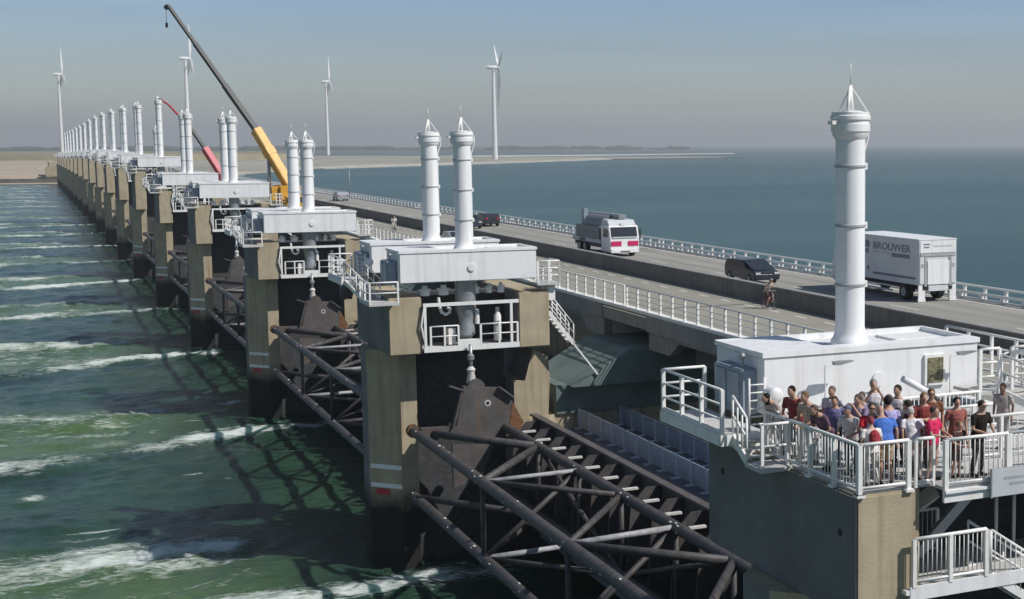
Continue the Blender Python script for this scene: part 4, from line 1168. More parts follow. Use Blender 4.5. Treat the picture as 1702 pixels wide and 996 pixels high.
    remesh_obj(b, 'shirt', fab(shirt), t, 0.015, 2)
    # trousers, shorts or skirt
    b = MB()
    n = 14
    b.loft([((0, 0, .84), .172, .125), ((0, 0, .93), .172, .124), ((0, 0, .985), .164, .118)])
    if skirt:
        b.loft([((0, 0, .45), .24, .2), ((0, 0, .7), .21, .165), ((0, 0, .95), .168, .12)])
    else:
        for H, (K, F) in zip(hips, L):
            if shorts: b.tube([H, H.lerp(K, 0.4), H.lerp(K, 0.92)], [0.1, 0.098, 0.082], 12)
            else: b.tube([H, H.lerp(K, 0.4), K, K.lerp(F, 0.4), K.lerp(F, 0.97)], [0.102, 0.092, 0.068, 0.066, 0.055], 12)
    remesh_obj(b, 'skirt' if skirt else ('shorts' if shorts else 'trousers'), fab(legs), t, 0.015, 2)
    for F in (L[0][1], L[1][1]):
        b = MB(); b.tube([F + Vector((0, 0.06, -0.055)), F + Vector((0, -0.03, -0.045)), F + Vector((0, -0.19, -0.062))], [0.038, 0.05, 0.034], 10)
        b.build('shoe', fab((0.05, 0.045, 0.04)), t)
    if not bald:
        b = MB(); b.ball(hc + Vector((0, 0.022, 0.032)), 0.09, 0.103, 0.107, 14, 10)
        if long_hair: b.loft([(hc + Vector((0, 0.05, -0.16)), 0.07, 0.045), (hc + Vector((0, 0.05, -0.03)), 0.086, 0.06), (hc + Vector((0, 0.035, 0.04)), 0.08, 0.07)])
        b.build('hair', fab(hair), t)
    if cap:
        b = MB(); b.ball(hc + Vector((0, 0.005, 0.06)), 0.088, 0.102, 0.07, 14, 8); b.box(hc.x - 0.06, hc.x + 0.06, hc.y - 0.17, hc.y - 0.08, hc.z + 0.05, hc.z + 0.06); b.build('cap', fab(cap), t)
    if glasses:
        b = MB(); b.box(hc.x - 0.065, hc.x + 0.065, hc.y - 0.104, hc.y - 0.088, hc.z - 0.002, hc.z + 0.026); b.build('sunglasses', 'black', t)
    if pack:
        b = MB(); c_ = U((0, 0.2, 1.24)); b.ball(c_, 0.15, 0.1, 0.21, 12, 9); b.ball(c_ + Vector((0, 0.07, -0.07)), 0.11, 0.06, 0.1, 10, 7); remesh_obj(b, 'backpack', fab(pack), t, 0.018, 2)
    if strap:
        b = MB(); pts = [U((-0.13, 0.125, 1.0)), U((-0.02, 0.145, 1.2)), U((0.09, 0.11, 1.40)), U((0.11, 0.0, 1.46))]
        b.tube(pts, 0.03, 6); b.build('bag_strap', fab(strap), t)
    return t

Z = FZ
PEOPLE = [
 dict(loc=(15.45, 30.55, Z), face=-80, h=1.66, lean=42, arms='rail', shirt=(0.42, 0.36, 0.33), legs=(0.16, 0.18, 0.18), hair=(0.015, 0.012, 0.012), long_hair=True, label='person with bushy black hair bending over the left corner of the railing'),
 dict(loc=(15.5, 29.85, Z), face=-60, h=1.78, lean=18, arms='rail', shirt=(0.25, 0.06, 0.06), legs=(0.2, 0.2, 0.2), hair=(0.02, 0.015, 0.012), label='person in dark red shirt with dark cropped hair at the left railing'),
 dict(loc=(15.55, 29.2, Z), face=-70, h=1.74, lean=20, arms='rail', shirt=(0.48, 0.36, 0.29), legs=(0.5, 0.48, 0.45), hair=(0.16, 0.10, 0.06), label='person in beige top leaning forward beside the dark red shirt'),
 dict(loc=(15.55, 28.45, Z), face=-75, h=1.68, lean=38, arms='rail', shirt=(0.14, 0.08, 0.12), legs=(0.5, 0.5, 0.5), hair=(0.11, 0.07, 0.06), long_hair=True, label='person in purple top and pale trousers bent low over the railing'),
 dict(loc=(15.75, 27.75, Z), face=-60, h=1.62, lean=14, arms='rail', shirt=(0.55, 0.5, 0.5), legs=(0.07, 0.08, 0.09), hair=(0.12, 0.13, 0.17), label='person in pale shirt with grey cap at the middle of the side railing', cap=(0.13, 0.14, 0.2)),
 dict(loc=(15.98, 28.9, Z), face=-40, h=1.58, lean=4, arms='side', shirt=(0.2, 0.18, 0.35), legs=(0.1, 0.1, 0.14), hair=(0.06, 0.04, 0.03), label='person in violet top standing half hidden behind the side railing row'),
 dict(loc=(15.95, 27.2, Z), face=-25, h=1.70, lean=3, arms='cross', shirt=(0.55, 0.03, 0.05), legs=(0.06, 0.05, 0.06), hair=(0.07, 0.05, 0.04), glasses=True, label='person in bright red shirt and sunglasses facing the camera'),
 dict(loc=(15.62, 26.65, Z), face=175, h=1.50, lean=4, arms='side', shirt=(0.70, 0.66, 0.63), legs=(0.5, 0.47, 0.42), hair=(0.28, 0.06, 0.07), pack=(0.30, 0.04, 0.05), label='person with reddish hair in white top, back to the corner railing'),
 dict(loc=(16.35, 28.35, Z), face=-50, h=1.62, lean=2, arms='side', shirt=(0.35, 0.33, 0.36), legs=(0.05, 0.05, 0.09), hair=(0.2, 0.19, 0.18), label='person in grey shirt standing between the red and lavender shirts'),
 dict(loc=(17.25, 29.35, Z), face=-20, h=1.80, lean=0, arms='photo', shirt=(0.62, 0.6, 0.62), legs=(0.22, 0.22, 0.26), hair=(0.24, 0.23, 0.22), label='tall person in white shirt with grey hair at the back of the crowd'),
 dict(loc=(16.45, 27.35, Z), face=160, h=1.76, lean=3, arms='hip', shirt=(0.42, 0.38, 0.62), legs=(0.03, 0.03, 0.06), hair=(0.02, 0.018, 0.02), long_sleeve=True, strap=(0.05, 0.05, 0.16), label='person in lavender shirt with navy bag strap, back turned'),
 dict(loc=(16.85, 27.95, Z), face=-120, h=1.68, lean=2, arms='side', shirt=(0.5, 0.36, 0.38), legs=(0.1, 0.09, 0.1), hair=(0.1, 0.08, 0.07), pack=(0.03, 0.03, 0.04), label='person in dusty pink shirt just right of the lavender shirt'),
 dict(loc=(17.35, 28.4, Z), face=-60, h=1.80, lean=2, arms='hip', shirt=(0.74, 0.70, 0.68), legs=(0.10, 0.08, 0.09), hair=(0.05, 0.035, 0.03), label='person in white T-shirt with dark hair and one hand on hip'),
 dict(loc=(17.55, 27.65, Z), face=-15, h=1.72, lean=2, arms='cross', shirt=(0.22, 0.05, 0.045), legs=(0.12, 0.09, 0.08), hair=(0.22, 0.13, 0.07), long_hair=True, label='person with long fair hair in dark red plaid top'),
 dict(loc=(17.95, 27.95, Z), face=-25, h=1.74, lean=2, arms='side', shirt=(0.19, 0.09, 0.05), legs=(0.11, 0.09, 0.08), hair=(0.14, 0.09, 0.05), glasses=True, label='person in brown checked shirt and sunglasses near the tilted white tube'),
 dict(loc=(16.0, 26.72, Z), face=170, h=1.72, lean=24, arms='hip', shirt=(0.07, 0.16, 0.48), legs=(0.40, 0.30, 0.2), shorts=True, bald=True, wide=1.3, label='bald person in blue shirt and khaki shorts bending at the front railing'),
 dict(loc=(16.75, 26.75, Z), face=165, h=1.62, lean=26, arms='side', shirt=(0.66, 0.62, 0.64), legs=(0.45, 0.36, 0.32), hair=(0.5, 0.45, 0.42), label='person in white top with pale hair stooping by the railing gap'),
 dict(loc=(17.1, 26.55, Z), face=30, h=1.62, lean=2, arms='rail', shirt=(0.60, 0.03, 0.11), legs=(0.48, 0.34, 0.3), shorts=True, hair=(0.09, 0.06, 0.05), label='person in crimson top at the front railing right of the gap'),
 dict(loc=(17.7, 26.5, Z), face=10, h=1.26, lean=8, arms='rail', shirt=(0.09, 0.05, 0.045), legs=(0.1, 0.07, 0.06), shorts=True, hair=(0.2, 0.13, 0.08), label='child in dark top holding the front railing beside the black T-shirt'),
 dict(loc=(18.2, 26.42, Z), face=12, h=1.70, lean=8, arms='rail', shirt=(0.022, 0.018, 0.014), legs=(0.05, 0.045, 0.04), hair=(0.04, 0.03, 0.025), glasses=True, wide=1.22, label='person in black T-shirt and sunglasses leaning on the front railing'),
 dict(loc=(20.35, 28.5, Z), face=-60, h=1.60, lean=4, arms='side', shirt=(0.42, 0.36, 0.32), legs=(0.4, 0.37, 0.33), hair=(0.05, 0.03, 0.02), sk=(0.22, 0.12, 0.08), label='person in pale clothes standing alone at the far right by the stair'),
 dict(loc=(16.25, 29.5, Z), face=-55, h=1.70, lean=3, arms='hip', shirt=(0.58, 0.56, 0.6), legs=(0.12, 0.12, 0.16), hair=(0.16, 0.12, 0.09), label='person in pale lilac shirt behind the leaning people at the side railing'),
 dict(loc=(16.95, 27.25, Z), face=-140, h=1.66, lean=4, arms='side', shirt=(0.12, 0.05, 0.06), legs=(0.06, 0.05, 0.06), hair=(0.05, 0.04, 0.03), label='person in dark maroon top between the blue shirt and the white T-shirt'),
 dict(loc=(16.1, 28.0, Z), face=-70, h=1.75, lean=3, arms='photo', shirt=(0.24, 0.2, 0.3), legs=(0.1, 0.1, 0.14), hair=(0.09, 0.07, 0.06), label='person in dark violet shirt with raised arms behind the bright red shirt'),
 dict(loc=(16.75, 29.0, Z), face=-50, h=1.60, lean=2, arms='side', shirt=(0.30, 0.28, 0.42), legs=(0.1, 0.1, 0.12), hair=(0.1, 0.07, 0.05), label='person in slate blue top left of the tall grey haired person'),
 dict(loc=(18.2, 27.3, Z), face=-10, h=1.62, lean=2, arms='side', shirt=(0.34, 0.12, 0.1), legs=(0.1, 0.1, 0.1), hair=(0.03, 0.025, 0.02), label='person in faded rust shirt behind the crimson top'),
]
for P in PEOPLE: person(**P)

# ------------------------------------------------------------------ box truck
def wheel(parent, c, r, w, ax=(1, 0, 0)):
    c = Vector(c); a = Vector(ax)
    q = MB(); q.cyl(c - a * w / 2, c + a * w / 2, r, n=20); o = q.build('wheel', 'black', parent, bevel=0.02)
    q = MB(); q.cyl(c - a * (w / 2 + 0.012), c + a * (w / 2 + 0.012), r * 0.55, n=14); q.build('rim', 'steel', o)
    return o
RZ = 11.985
TR = thing('box_truck', (46.1, 71.2, RZ), 0, 'white box truck with grey lettering driving away on the highway', 'truck')
q = MB(); q.box(-1.28, 1.28, 0.0, 8.2, 0.98, 3.56); q.build('cargo_box', 'trucksilver', TR, bevel=0.02)
q = MB(); q.box(-1.3, 1.3, -0.02, 8.22, 3.56, 3.62); q.build('roof', 'white', TR)
q = MB(); q.box(-1.2, 1.2, -0.03, -0.001, 2.84, 3.5); q.build('rear_header', 'white', TR)
q = MB(); q.box(-0.74, 0.74, -0.09, -0.001, 1.0, 2.38); q.build('tail_lift', 'white', TR, bevel=0.015)
for x in (-0.84, 0.84):
    q = MB(); q.box(x - 0.07, x + 0.07, -0.06, -0.001, 0.9, 2.6); q.build('lift_rail', 'seam', TR)
    q = MB(); q.box(x * 1.28 - 0.14, x * 1.28 + 0.14, -0.035, -0.001, 1.05, 2.6); q.build('rear_door', 'trucksilver', TR)
    q = MB(); q.box(x * 1.25 - 0.09, x * 1.25 + 0.09, -0.05, -0.036, 2.0, 2.2); q.build('vent_square', 'seam', TR)
q = MB(); q.box(-1.2, 1.2, -0.05, -0.001, 2.64, 2.80); q.build('rear_frame', 'seam', TR)
q = MB(); q.box(-0.68, 0.68, -0.1, 0.05, 0.62, 0.95); q.build('rear_bumper', 'trucksilver', TR, bevel=0.02)
q = MB(); q.box(-1.0, 1.0, 0.0, 8.0, 0.7, 0.97); q.build('chassis', 'black', TR)
for x in (-1.06, 1.06):
    wheel(TR, (x, 1.7, 0.48), 0.48, 0.42); wheel(TR, (x, 7.6, 0.48), 0.48, 0.32)
    q = MB(); q.box(x - 0.22, x + 0.22, 0.02, 0.08, 0.12, 0.98); q.box(x - 0.24, x + 0.24, 0.0, 0.12, 0.02, 0.2); q.build('mud_guard', 'white', TR)
    q = MB(); q.tube([(x, 0.9, 0.55), (x, 1.1, 0.95), (x, 1.7, 1.06), (x, 2.3, 0.92)], 0.12, 6); q.build('wheel_arch', 'black', TR)
for z in (0.42, 0.68):
    q = MB(); q.box(-1.26, -1.2, 3.0, 6.4, z, z + 0.1); q.build('side_guard', 'signgrey', TR)
q = MB(); q.prism([(8.35, 0.5), (10.3, 0.5), (10.4, 1.4), (10.1, 2.7), (8.4, 2.9)], 'x', -1.22, 1.22); q.build('cab', 'white', TR, bevel=0.05)
q = MB(); q.prism([(8.8, 1.6), (9.9, 1.6), (9.75, 2.4), (8.8, 2.4)], 'x', -1.235, 1.235); q.build('side_window', 'glass', TR)
q = MB(); q.box(-1.295, -1.281, 0.35, 5.15, 1.28, 1.42); q.build('side_stripe', 'letter', TR)
q = MB(); q.box(-1.295, -1.281, 1.0, 3.0, 2.44, 2.66); q.build('lettering_block', 'letter', TR)
q = MB(); q.box(-1.295, -1.281, 3.2, 5.2, 2.62, 2.66); q.build('lettering_line', 'seam', TR)
q = MB(); q.cyl((-1.281, 5.75, 1.62), (-1.295, 5.75, 1.62), 0.13, n=14); q.build('side_badge', 'letter', TR)
q = MB(); q.prism([(5.6, 2.85), (6.1, 2.85), (6.1, 3.22), (5.9, 3.3), (5.6, 3.18)], 'x', -1.295, -1.281); q.build('emblem', 'letter', TR)
q = MB(); q.prism([(5.7, 2.5), (6.05, 2.5), (6.05, 2.75), (5.7, 2.8)], 'x', -1.295, -1.281); q.build('emblem', 'letter', TR)
for i, (a, b_) in enumerate(((-1.0, -0.56), (-0.98, -0.6))):
    q = MB(); q.box(a, b_, -0.036, -0.031, 3.28 - i * 0.17, 3.36 - i * 0.17); q.build('rear_mark', 'letter', TR)
q = MB(); q.box(-0.35, 0.95, -0.036, -0.031, 3.16, 3.26); q.build('rear_line', 'signgrey', TR)
fc = bpy.data.curves.new('lettering', 'FONT'); fc.body = 'BROUWER'; fc.size = 0.82; fc.extrude = 0.006; fc.offset = 0.012; fc.align_x = 'LEFT'; fc.space_character = 1.0
fo = bpy.data.objects.new('lettering_curve', fc); COL.objects.link(fo)
tm = bpy.data.meshes.new_from_object(fo.evaluated_get(bpy.context.evaluated_depsgraph_get()))
bpy.data.objects.remove(fo)
w = max(v.co.x for v in tm.vertices) - min(v.co.x for v in tm.vertices); hh = max(v.co.y for v in tm.vertices)
lo = bpy.data.objects.new('lettering', tm); COL.objects.link(lo); lo.parent = TR
tm.materials.append(M['letter'])
lo.matrix_local = Matrix(((0, 0, -1, -1.289), (-4.25 / w, 0, 0, 5.2), (0, 0.42 / hh, 0, 2.80), (0, 0, 0, 1)))

# ------------------------------------------------------------------ recovery truck with crimson front
FT = thing('recovery_truck', (42.5, 112.0, RZ), 0, 'white and crimson fronted recovery truck with grey equipment coming towards the camera', 'truck')
q = MB(); q.prism([(0.0, 0.35), (2.1, 0.35), (2.1, 2.5), (0.35, 2.5), (0.05, 1.55)], 'x', -1.25, 1.25); q.build('cab', 'white', FT, bevel=0.05)
q = MB(); q.prism([(0.035, 1.62), (0.3, 2.36), (0.33, 2.36), (0.3, 1.62)], 'x', -1.1, 1.1); ws = q.build('windscreen', 'glass', FT); ws.location = (0, -0.03, 0)
q = MB(); q.box(-1.05, 1.05, -0.02, 0.02, 1.5, 1.6); q.build('wiper_panel', 'signgrey', FT)
for x in (-0.72, 0.72):
    q = MB(); q.box(x - 0.44, x + 0.44, -0.022, -0.002, 0.86, 1.24); q.build('front_stripe', 'magenta', FT)
q = MB(); q.box(-1.2, 1.2, -0.1, 0.0, 0.3, 0.62); q.build('bumper', 'white', FT, bevel=0.03)
q = MB(); q.box(-0.4, 0.4, -0.105, -0.1, 0.36, 0.46); q.build('grille', 'dark', FT)
q = MB(); q.prism([(0.5, 2.5), (2.1, 2.5), (2.1, 2.95), (0.9, 2.9)], 'x', -1.15, 1.15); q.build('roof_fairing', 'signgrey', FT, bevel=0.03)
q = MB(); q.box(-0.2, 0.2, 0.35, 0.6, 2.5, 2.66); q.build('roof_lamp', 'white', FT)
for sx in (-1, 1):
    q = MB(); q.prism([(0.6, 1.55), (1.6, 1.55), (1.6, 2.25), (0.75, 2.25)], 'x', sx * 1.252 - 0.006, sx * 1.252 + 0.006); q.build('side_window', 'glass', FT)
    q = MB(); q.box(sx * 1.42 - 0.06, sx * 1.42 + 0.06, 0.1, 0.3, 1.6, 2.2); q.build('mirror', 'dark', FT)
    for y in (1.2, 6.2, 7.6): wheel(FT, (sx * 1.05, y, 0.5), 0.5, 0.36)
q = MB(); q.box(-1.1, 1.1, 2.2, 9.0, 0.6, 0.95); q.build('chassis', 'dark', FT)
q = MB(); q.box(-1.25, 1.25, 2.35, 9.2, 0.95, 1.25); q.build('deck', 'signgrey', FT)
q = MB(); q.box(-1.24, 1.24, 2.6, 8.4, 1.25, 2.3); q.build('equipment_body', 'tankgrey', FT, bevel=0.06)
q = MB(); q.cyl((-0.1, 3.0, 2.35), (-0.1, 7.2, 2.35), 0.85, n=20); q.build('tank', 'tankgrey', FT, bevel=0.03)
q = MB(); q.beam((0.3, 1.2, 3.15), (0.3, 8.5, 3.1), 0.6, 0.35); q.build('crane_arm', 'steel', FT)
q = MB(); q.box(-0.75, -0.35, 7.7, 8.2, 1.25, 3.6); q.build('crane_post', 'bluegrey', FT, bevel=0.02)
q = MB(); q.box(-1.26, -1.24, 6.0, 7.4, 0.99, 1.2); q.build('side_marking', 'dark', FT)

# ------------------------------------------------------------------ cars
def make_car(name, prof, win, w, m, loc, rz, label, group='cars on the highway'):
    t = thing(name, loc, rz, label, 'car', group)
    q = MB(); q.prism(prof, 'x', -w / 2, w / 2); q.build('body', m, t, bevel=0.06)
    for wp in win:
        for sx in (-1, 1):
            q = MB(); q.prism(wp, 'x', sx * (w / 2 + 0.003) - 0.006, sx * (w / 2 + 0.003) + 0.006); q.build('side_window', 'glass', t)
    ys = [p[0] for p in prof]; a, b_ = min(ys), max(ys)
    roof = max(p[1] for p in prof)
    front = [p for p in prof if p[1] > roof - 0.02]
    f0 = min(front); sh_ = [p for p in prof if p[0] < f0[0] and 0.85 < p[1] < roof - 0.1][-1:]
    if sh_:
        s0 = sh_[0]; d = Vector((f0[0] - s0[0], f0[1] - s0[1]))
        nx, nz = -d.y / d.length, d.x / d.length
        p0 = (s0[0] + d.x * .1, s0[1] + d.y * .1); p1 = (s0[0] + d.x * .92, s0[1] + d.y * .92)
        q = MB(); q.prism([(p0[0] + nx * .004, p0[1] + nz * .004), (p1[0] + nx * .004, p1[1] + nz * .004), (p1[0] + nx * .02, p1[1] + nz * .02), (p0[0] + nx * .02, p0[1] + nz * .02)], 'x', -w * 0.42, w * 0.42); q.build('windscreen', 'glass', t)
    for x in (-w / 2 + 0.1, w / 2 - 0.1):
        for y in (a + 0.85, b_ - 0.85): wheel(t, (x, y, 0.34), 0.34, 0.24)
    for x in (-w * 0.36, w * 0.36):
        q = MB(); q.box(x - 0.17, x + 0.17, a - 0.012, a + 0.05, 0.66, 0.8); q.build('headlight', 'signgrey', t)
        q = MB(); q.box(x - 0.12, x + 0.12, b_ - 0.05, b_ + 0.012, 0.8, 1.0); q.build('tail_light', 'red', t)
    return t
suvp = [(0, 0.3), (4.6, 0.3), (4.68, 0.95), (4.4, 1.42), (3.6, 1.5), (2.1, 1.5), (1.25, 1.02), (0.25, 0.86), (0.03, 0.7)]
suvw = [[(1.6, 1.04), (2.7, 1.04), (2.7, 1.4), (2.15, 1.4)], [(2.8, 1.04), (4.25, 1.04), (4.05, 1.38), (2.8, 1.4)]]
carp = [(0, 0.3), (4.2, 0.3), (4.25, 0.95), (3.8, 1.42), (2.0, 1.46), (1.15, 1.0), (0.05, 0.8)]
carw = [[(1.45, 1.0), (2.5, 1.0), (2.5, 1.36), (2.05, 1.36)], [(2.6, 1.0), (3.8, 1.0), (3.6, 1.36), (2.6, 1.36)]]
make_car('car', suvp, suvw, 1.85, 'carblack', (42.0, 85.0, RZ), 0, 'dark estate car between the two trucks, beside the concrete wall')
make_car('car', carp, carw, 1.75, 'carblack', (45.2, 164.0, RZ), R(180), 'dark small car just right of the pair of columns of the second pier')
make_car('car', carp, carw, 1.75, 'carsilver', (44.6, 247.0, RZ), R(180), 'silver car farthest along the highway')
make_car('car', carp, carw, 1.75, 'carsilver', (33.0, 125.5, 12.0), 0, 'silver car on the service road half hidden behind the white columns')
make_car('car', carp, carw, 1.75, 'carblack', (42.2, 156.0, RZ), 0, 'dark low car on the highway left of the white column pair')

# ------------------------------------------------------------------ cyclists
def make_bicycle(loc, rz, label):
    t = thing('bicycle', loc, rz, label, 'bicycle', 'bicycles on the service road')
    for y in (-0.52, 0.52):
        q = MB(); pts = [(0, y + 0.33 * math.cos(a), 0.34 + 0.33 * math.sin(a)) for a in [math.tau * k / 20 for k in range(21)]]
        q.tube(pts, 0.018, 6, cap=False); w_ = q.build('wheel', 'black', t)
        q = MB()
        for k in range(8):
            a = math.tau * k / 8; q.cyl((0, y, 0.34), (0, y + 0.32 * math.cos(a), 0.34 + 0.32 * math.sin(a)), 0.004, n=4)
        q.build('spokes', 'steel', w_)
    q = MB(); BB = (0, 0.08, 0.3); ST = (0, 0.22, 0.8); HT = (0, -0.36, 0.85)
    for a, b_ in ((BB, ST), (BB, (0, -0.38, 0.75)), (ST, HT), (BB, (0, 0.52, 0.34)), (ST, (0, 0.52, 0.34))): q.cyl(a, b_, 0.017, n=8)
    q.build('frame', 'red', t)
    q = MB(); q.cyl((0, -0.36, 0.9), (0, -0.52, 0.34), 0.015, n=8); q.build('fork', 'steel', t)
    q = MB(); q.tube([(-0.25, -0.3, 1.02), (-0.1, -0.38, 1.02), (0.1, -0.38, 1.02), (0.25, -0.3, 1.02)], 0.014, 6); q.cyl((0, -0.36, 0.84), (0, -0.38, 1.02), 0.014, n=6); q.build('handlebar', 'steel', t)
    q = MB(); q.tube([(0, 0.36, 0.9), (0, 0.25, 0.92), (0, 0.08, 0.9)], [0.08, 0.07, 0.025], 8); q.cyl((0, 0.22, 0.78), (0, 0.24, 0.9), 0.014, n=6); q.build('saddle', 'black', t)
    q = MB(); q.cyl((0.03, 0.08, 0.3), (0.05, 0.08, 0.3), 0.09, n=14); q.build('chainring', 'steel', t)
    q = MB(); q.beam((0.11, -0.02, 0.42), (0.11, -0.12, 0.42), 0.09, 0.02); q.cyl((0.05, 0.08, 0.3), (0.08, -0.07, 0.42), 0.012, n=6); q.build('pedal', 'dark', t)
    q = MB(); q.beam((-0.11, 0.2, 0.18), (-0.11, 0.1, 0.18), 0.09, 0.02); q.cyl((-0.05, 0.08, 0.3), (-0.08, 0.17, 0.18), 0.012, n=6); q.build('pedal', 'dark', t)
    return t
make_bicycle((35.75, 72.2, 12.01), R(8), 'bicycle ridden along the dashed line of the service road')
person((35.75, 72.42, 12.03), 8, 1.78, lean=32, arms=[((0.24, -0.08, 1.12), (0.24, -0.14, 0.86 + 0.36)), ((-0.24, -0.08, 1.12), (-0.24, -0.14, 0.86 + 0.36))], shirt=(0.46, 0.38, 0.33), legs=(0.06, 0.05, 0.05), shorts=True, ride=True, cap=(0.3, 0.26, 0.25), label='cyclist in beige jersey riding towards the camera below the wall', group='cyclists on the service road')
make_bicycle((33.1, 153.2, 12.01), R(5), 'bicycle far along the service road left of the white columns')
person((33.1, 153.42, 12.03), 5, 1.78, lean=26, arms=[((0.24, -0.08, 1.12), (0.24, -0.18, 1.2)), ((-0.24, -0.08, 1.12), (-0.24, -0.18, 1.2))], shirt=(0.66, 0.64, 0.6), legs=(0.5, 0.48, 0.45), ride=True, label='cyclist in white far along the service road left of the white columns', group='cyclists on the service road')

# ------------------------------------------------------------------ cranes
CR = thing('mobile_crane', (30.6, 205.0, 12.0), 0, 'yellow mobile crane with long black boom raised over the barrier', 'crane')
def LC(p): return Vector(p) - Vector((30.6, 205.0, 12.0))
f0, f1, f2 = LC((30.9, 204.9, 15.4)), LC((27.24, 207.49, 22.98)), LC((17.87, 214.41, 39.17))
q = MB(); q.beam(f0, f1, 1.1, 1.25, up=(0.3, -0.9, 0.3)); q.build('boom_base', 'yellow', CR, bevel=0.08)
q = MB(); q.beam(f0.lerp(f1, 0.55), f0.lerp(f1, 0.66), 1.2, 1.38, up=(0.3, -0.9, 0.3)); q.build('boom_clamp', 'yellow', CR)
for i, (a, b_, w_) in enumerate(((0, 0.36, 0.62), (0.36, 0.7, 0.5), (0.7, 1.0, 0.38))):
    q = MB(); q.beam(f1.lerp(f2, a), f1.lerp(f2, b_), w_, w_ * 1.1, up=(0.3, -0.9, 0.3)); q.build('boom_section', 'boom', CR)
q = MB(); q.beam(f2, f2 + Vector((-0.35, 0.3, -0.28)), 0.5, 0.5); q.cyl(f2 + Vector((-0.3, 0.1, -0.15)), f2 + Vector((-0.3, 0.5, -0.15)), 0.25, n=10); q.build('boom_head', 'boom', CR)
q = MB(); q.cyl(LC((28.4, 205.9, 14.0)), f0.lerp(f1, 0.62), 0.22, n=10); q.build('luffing_ram', 'steel', CR)
q = MB(); q.box(-1.35, 1.35, -6, 6, 0.75, 1.6); q.build('carrier', 'yellow', CR, bevel=0.06)
q = MB(); q.prism([(-7.6, 0.6), (-5.9, 0.6), (-5.9, 2.4), (-7.3, 2.4), (-7.6, 1.7)], 'x', -1.3, 1.3); cb = q.build('driver_cab', 'yellow', CR, bevel=0.06)
q = MB(); q.box(-1.2, 1.2, -7.66, -7.5, 1.6, 2.3); q.build('windscreen', 'glass', cb)
q = MB(); q.box(-1.3, 1.3, -2.2, 3.2, 1.7, 3.6); q.build('turntable_house', 'yellow', CR, bevel=0.1)
q = MB(); q.box(-1.4, 1.4, 3.2, 4.6, 1.8, 3.2); q.build('counterweight', 'dark', CR, bevel=0.05)
q = MB(); q.box(-2.3, -1.35, -1.8, 0.0, 1.7, 3.5); oc = q.build('operator_cab', 'yellow', CR, bevel=0.06)
q = MB(); q.box(-2.31, -2.25, -1.7, -0.2, 2.3, 3.4); q.build('window', 'glass', oc)
for y in (-4.8, -3.2, 2.4, 3.9, 5.2):
    for x in (-1.15, 1.15): wheel(CR, (x, y, 0.62), 0.62, 0.45)
for y in (-2.0, 5.9):
    for x in (-3.0, 3.0):
        q = MB(); q.box(min(x, x * 0.4), max(x, x * 0.4), y - 0.15, y + 0.15, 0.8, 1.1); q.cyl((x, y, 0.05), (x, y, 0.9), 0.12, n=8); q.cyl((x, y, 0.0), (x, y, 0.08), 0.4, n=10); q.build('outrigger', 'yellow', CR)
q = MB(); q.tube([f2 + Vector((-0.3, 0.3, -0.3)), f2 + Vector((-0.3, 0.3, -2.2))], 0.03, 5); q.build('hoist_rope', 'boom', CR)
q = MB(); q.cyl(f2 + Vector((-0.3, 0.3, -2.2)), f2 + Vector((-0.3, 0.3, -2.8)), 0.16, n=8); q.build('hook_block', 'boom', CR)

RC = thing('boom_lift', (33.6, 300.0, 12.0), 0, 'red articulated boom lift bent over the barrier behind the yellow crane', 'boom lift')
def LC2(p): return Vector(p) - Vector((33.6, 300.0, 12.0))
g = [LC2(p) for p in ((33.34, 300, 14.6), (30.4, 302.1, 20.3), (28.34, 303.7, 23.84), (25.7, 305.5, 27.24), (24.6, 306.2, 28.6), (23.57, 306.9, 29.28))]
q = MB(); q.beam(g[0], g[1], 1.1, 1.2, up=(0.3, -0.9, 0.3)); q.build('lower_boom', 'red', RC, bevel=0.08)
q = MB(); q.beam(g[1], g[2], 0.55, 0.6, up=(0.3, -0.9, 0.3)); q.build('middle_boom', 'boom', RC)
q = MB(); q.tube(g[2:], [0.22, 0.2, 0.18, 0.18], 8); q.build('upper_boom', 'red', RC)
q = MB(); q.box(g[5].x - 0.9, g[5].x + 0.1, g[5].y - 0.5, g[5].y + 0.5, g[5].z - 0.4, g[5].z + 0.35); q.build('basket', 'dark', RC)
q = MB(); q.box(-1.2, 1.2, -4, 4, 0.7, 1.6); q.build('chassis', 'red', RC, bevel=0.06)
q = MB(); q.box(-1.1, 1.1, -1.5, 1.8, 1.6, 3.2); q.build('turntable', 'red', RC, bevel=0.06)
q = MB(); q.prism([(-5.6, 0.6), (-4.1, 0.6), (-4.1, 2.5), (-5.4, 2.5), (-5.6, 1.7)], 'x', -1.2, 1.2); q.build('driver_cab', 'red', RC, bevel=0.06)
for y in (-3.0, 2.2, 3.4):
    for x in (-1.1, 1.1): wheel(RC, (x, y, 0.55), 0.55, 0.4)

# ------------------------------------------------------------------ lamp posts along the outer road edge
def make_lamp_post():
    t = thing('street_lamp', label='x', cat='street lamp', group='street lamps along the outer road edge')
    q = MB(); q.tube([(0, 0, 0), (0, 0, 5.0)], [0.09, 0.05], 8); q.build('pole', 'steel', t)
    q = MB(); q.tube([(0, 0, 5.0), (-0.5, 0, 5.15), (-1.2, 0, 5.2)], 0.045, 6); q.build('arm', 'steel', t)
    q = MB(); q.box(-1.7, -1.1, -0.12, 0.12, 5.14, 5.26); q.build('lamp_head', 'signgrey', t)
    return t
SL0 = make_lamp_post(); SL0.location = (48.9, 260, 11.9); SL0['label'] = 'pale street lamp against the water left of the second pier columns'
dup(SL0, (48.9, 420, 11.9), label='pale street lamp farther along the road beside the sand spit')

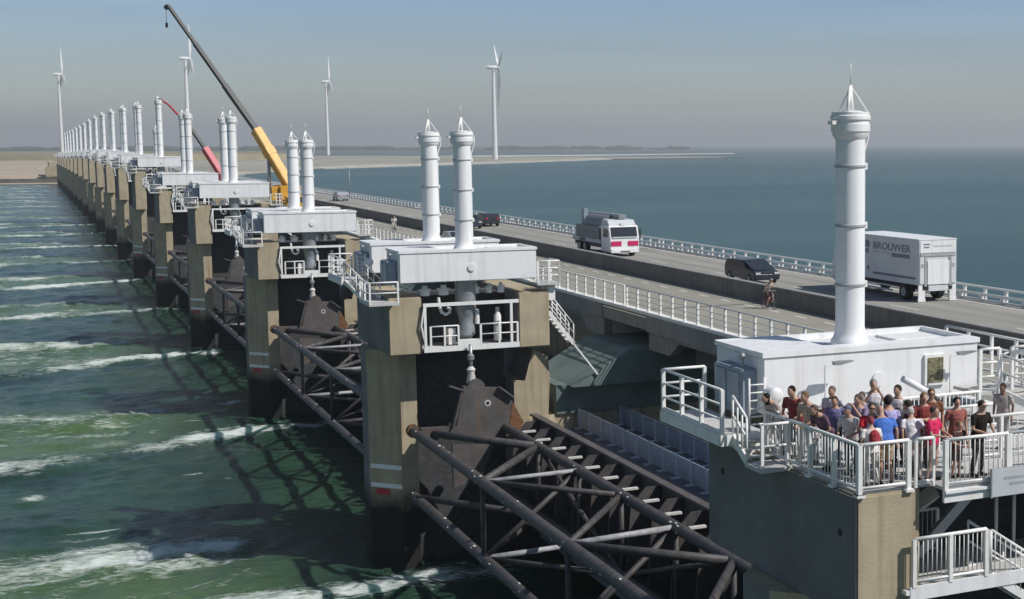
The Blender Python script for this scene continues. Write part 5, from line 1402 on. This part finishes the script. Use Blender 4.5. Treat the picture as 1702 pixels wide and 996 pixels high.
# ------------------------------------------------------------------ wind turbines
def make_turbine(loc, hub, rot, yaw, scale, label):
    t = thing('wind_turbine', loc, R(yaw), label, 'wind turbine', 'white wind turbines beyond the water')
    H = hub
    q = MB(); q.tube([(0, 0, 0), (0, 0, H - 1.5)], [2.9 * scale, 1.5 * scale], 20); q.build('tower', 'turbine', t)
    q = MB(); q.tube([(-6.5 * scale, 0, H), (-5 * scale, 0, H), (3 * scale, 0, H), (4.2 * scale, 0, H)], [1.6 * scale, 2.2 * scale, 2.2 * scale, 1.5 * scale], 12); q.build('nacelle', 'turbine', t)
    q = MB(); q.ball((5.2 * scale, 0, H), 1.7 * scale); q.build('hub', 'turbine', t)
    for i in range(3):
        a = R(rot + 120 * i)
        q = MB(); L = 42 * scale
        pts = [Vector((5.4 * scale, r_ * math.sin(a), H + r_ * math.cos(a))) for r_ in (1, 0.12 * L, 0.25 * L, 0.6 * L, L)]
        w_ = [1.1, 1.4, 2.6, 1.7, 0.4]
        tang = Vector((0, math.cos(a), -math.sin(a)))
        rings = []
        for p, ww in zip(pts, w_):
            ww *= scale
            ch = (tang * 0.7 + Vector((0.7, 0, 0))).normalized(); th = ch.cross(Vector((0, math.sin(a), math.cos(a)))).normalized()
            rings.append([q.bm.verts.new(p + ch * ww * c_ + th * ww * s_ * 0.28) for c_, s_ in ((1.3, 0), (0.3, 1), (-0.8, 0.5), (-0.8, -0.5), (0.3, -1))])
        for A, B_ in zip(rings, rings[1:]):
            for k in range(5): q.bm.faces.new((A[k], A[(k + 1) % 5], B_[(k + 1) % 5], B_[k]))
        q.bm.faces.new(rings[0]); q.bm.faces.new(rings[-1][::-1])
        q.build('blade', 'turbine', t)
    return t
make_turbine((45.4, 2195, 8), 104.5, 4, 6, 0.85, 'leftmost wind turbine, standing beyond the far end of the barrier')
make_turbine((160.6, 1756, 8), 106, -3, 0, 0.9, 'wind turbine rising behind the red boom lift and columns')
make_turbine((373.3, 2131, 6), 101, 2, -3, 0.85, 'wind turbine on the sand between the yellow crane and near column pair')
make_turbine((471.9, 1651, 4), 103, 172, -9, 1.05, 'rightmost wind turbine, on the tip of the sand flat')

# ------------------------------------------------------------------ haze
b = MB(); b.box(-5200, FAR + 600, -400, FAR + 600, -4, 190)
hz = b.build('haze', M['white'])
hz.data.materials.clear()
hm = bpy.data.materials.new('haze'); hm.use_nodes = True
n = hm.node_tree.nodes
n.remove(n['Principled BSDF'])
pv = n.new('ShaderNodeVolumePrincipled')
pv.inputs['Color'].default_value = (0.84, 0.86, 0.86, 1)
pv.inputs['Density'].default_value = 0.00020
pv.inputs['Anisotropy'].default_value = 0.15
hm.node_tree.links.new(pv.outputs[0], n['Material Output'].inputs['Volume'])
hz.data.materials.append(hm)
tag(hz, kind='stuff')
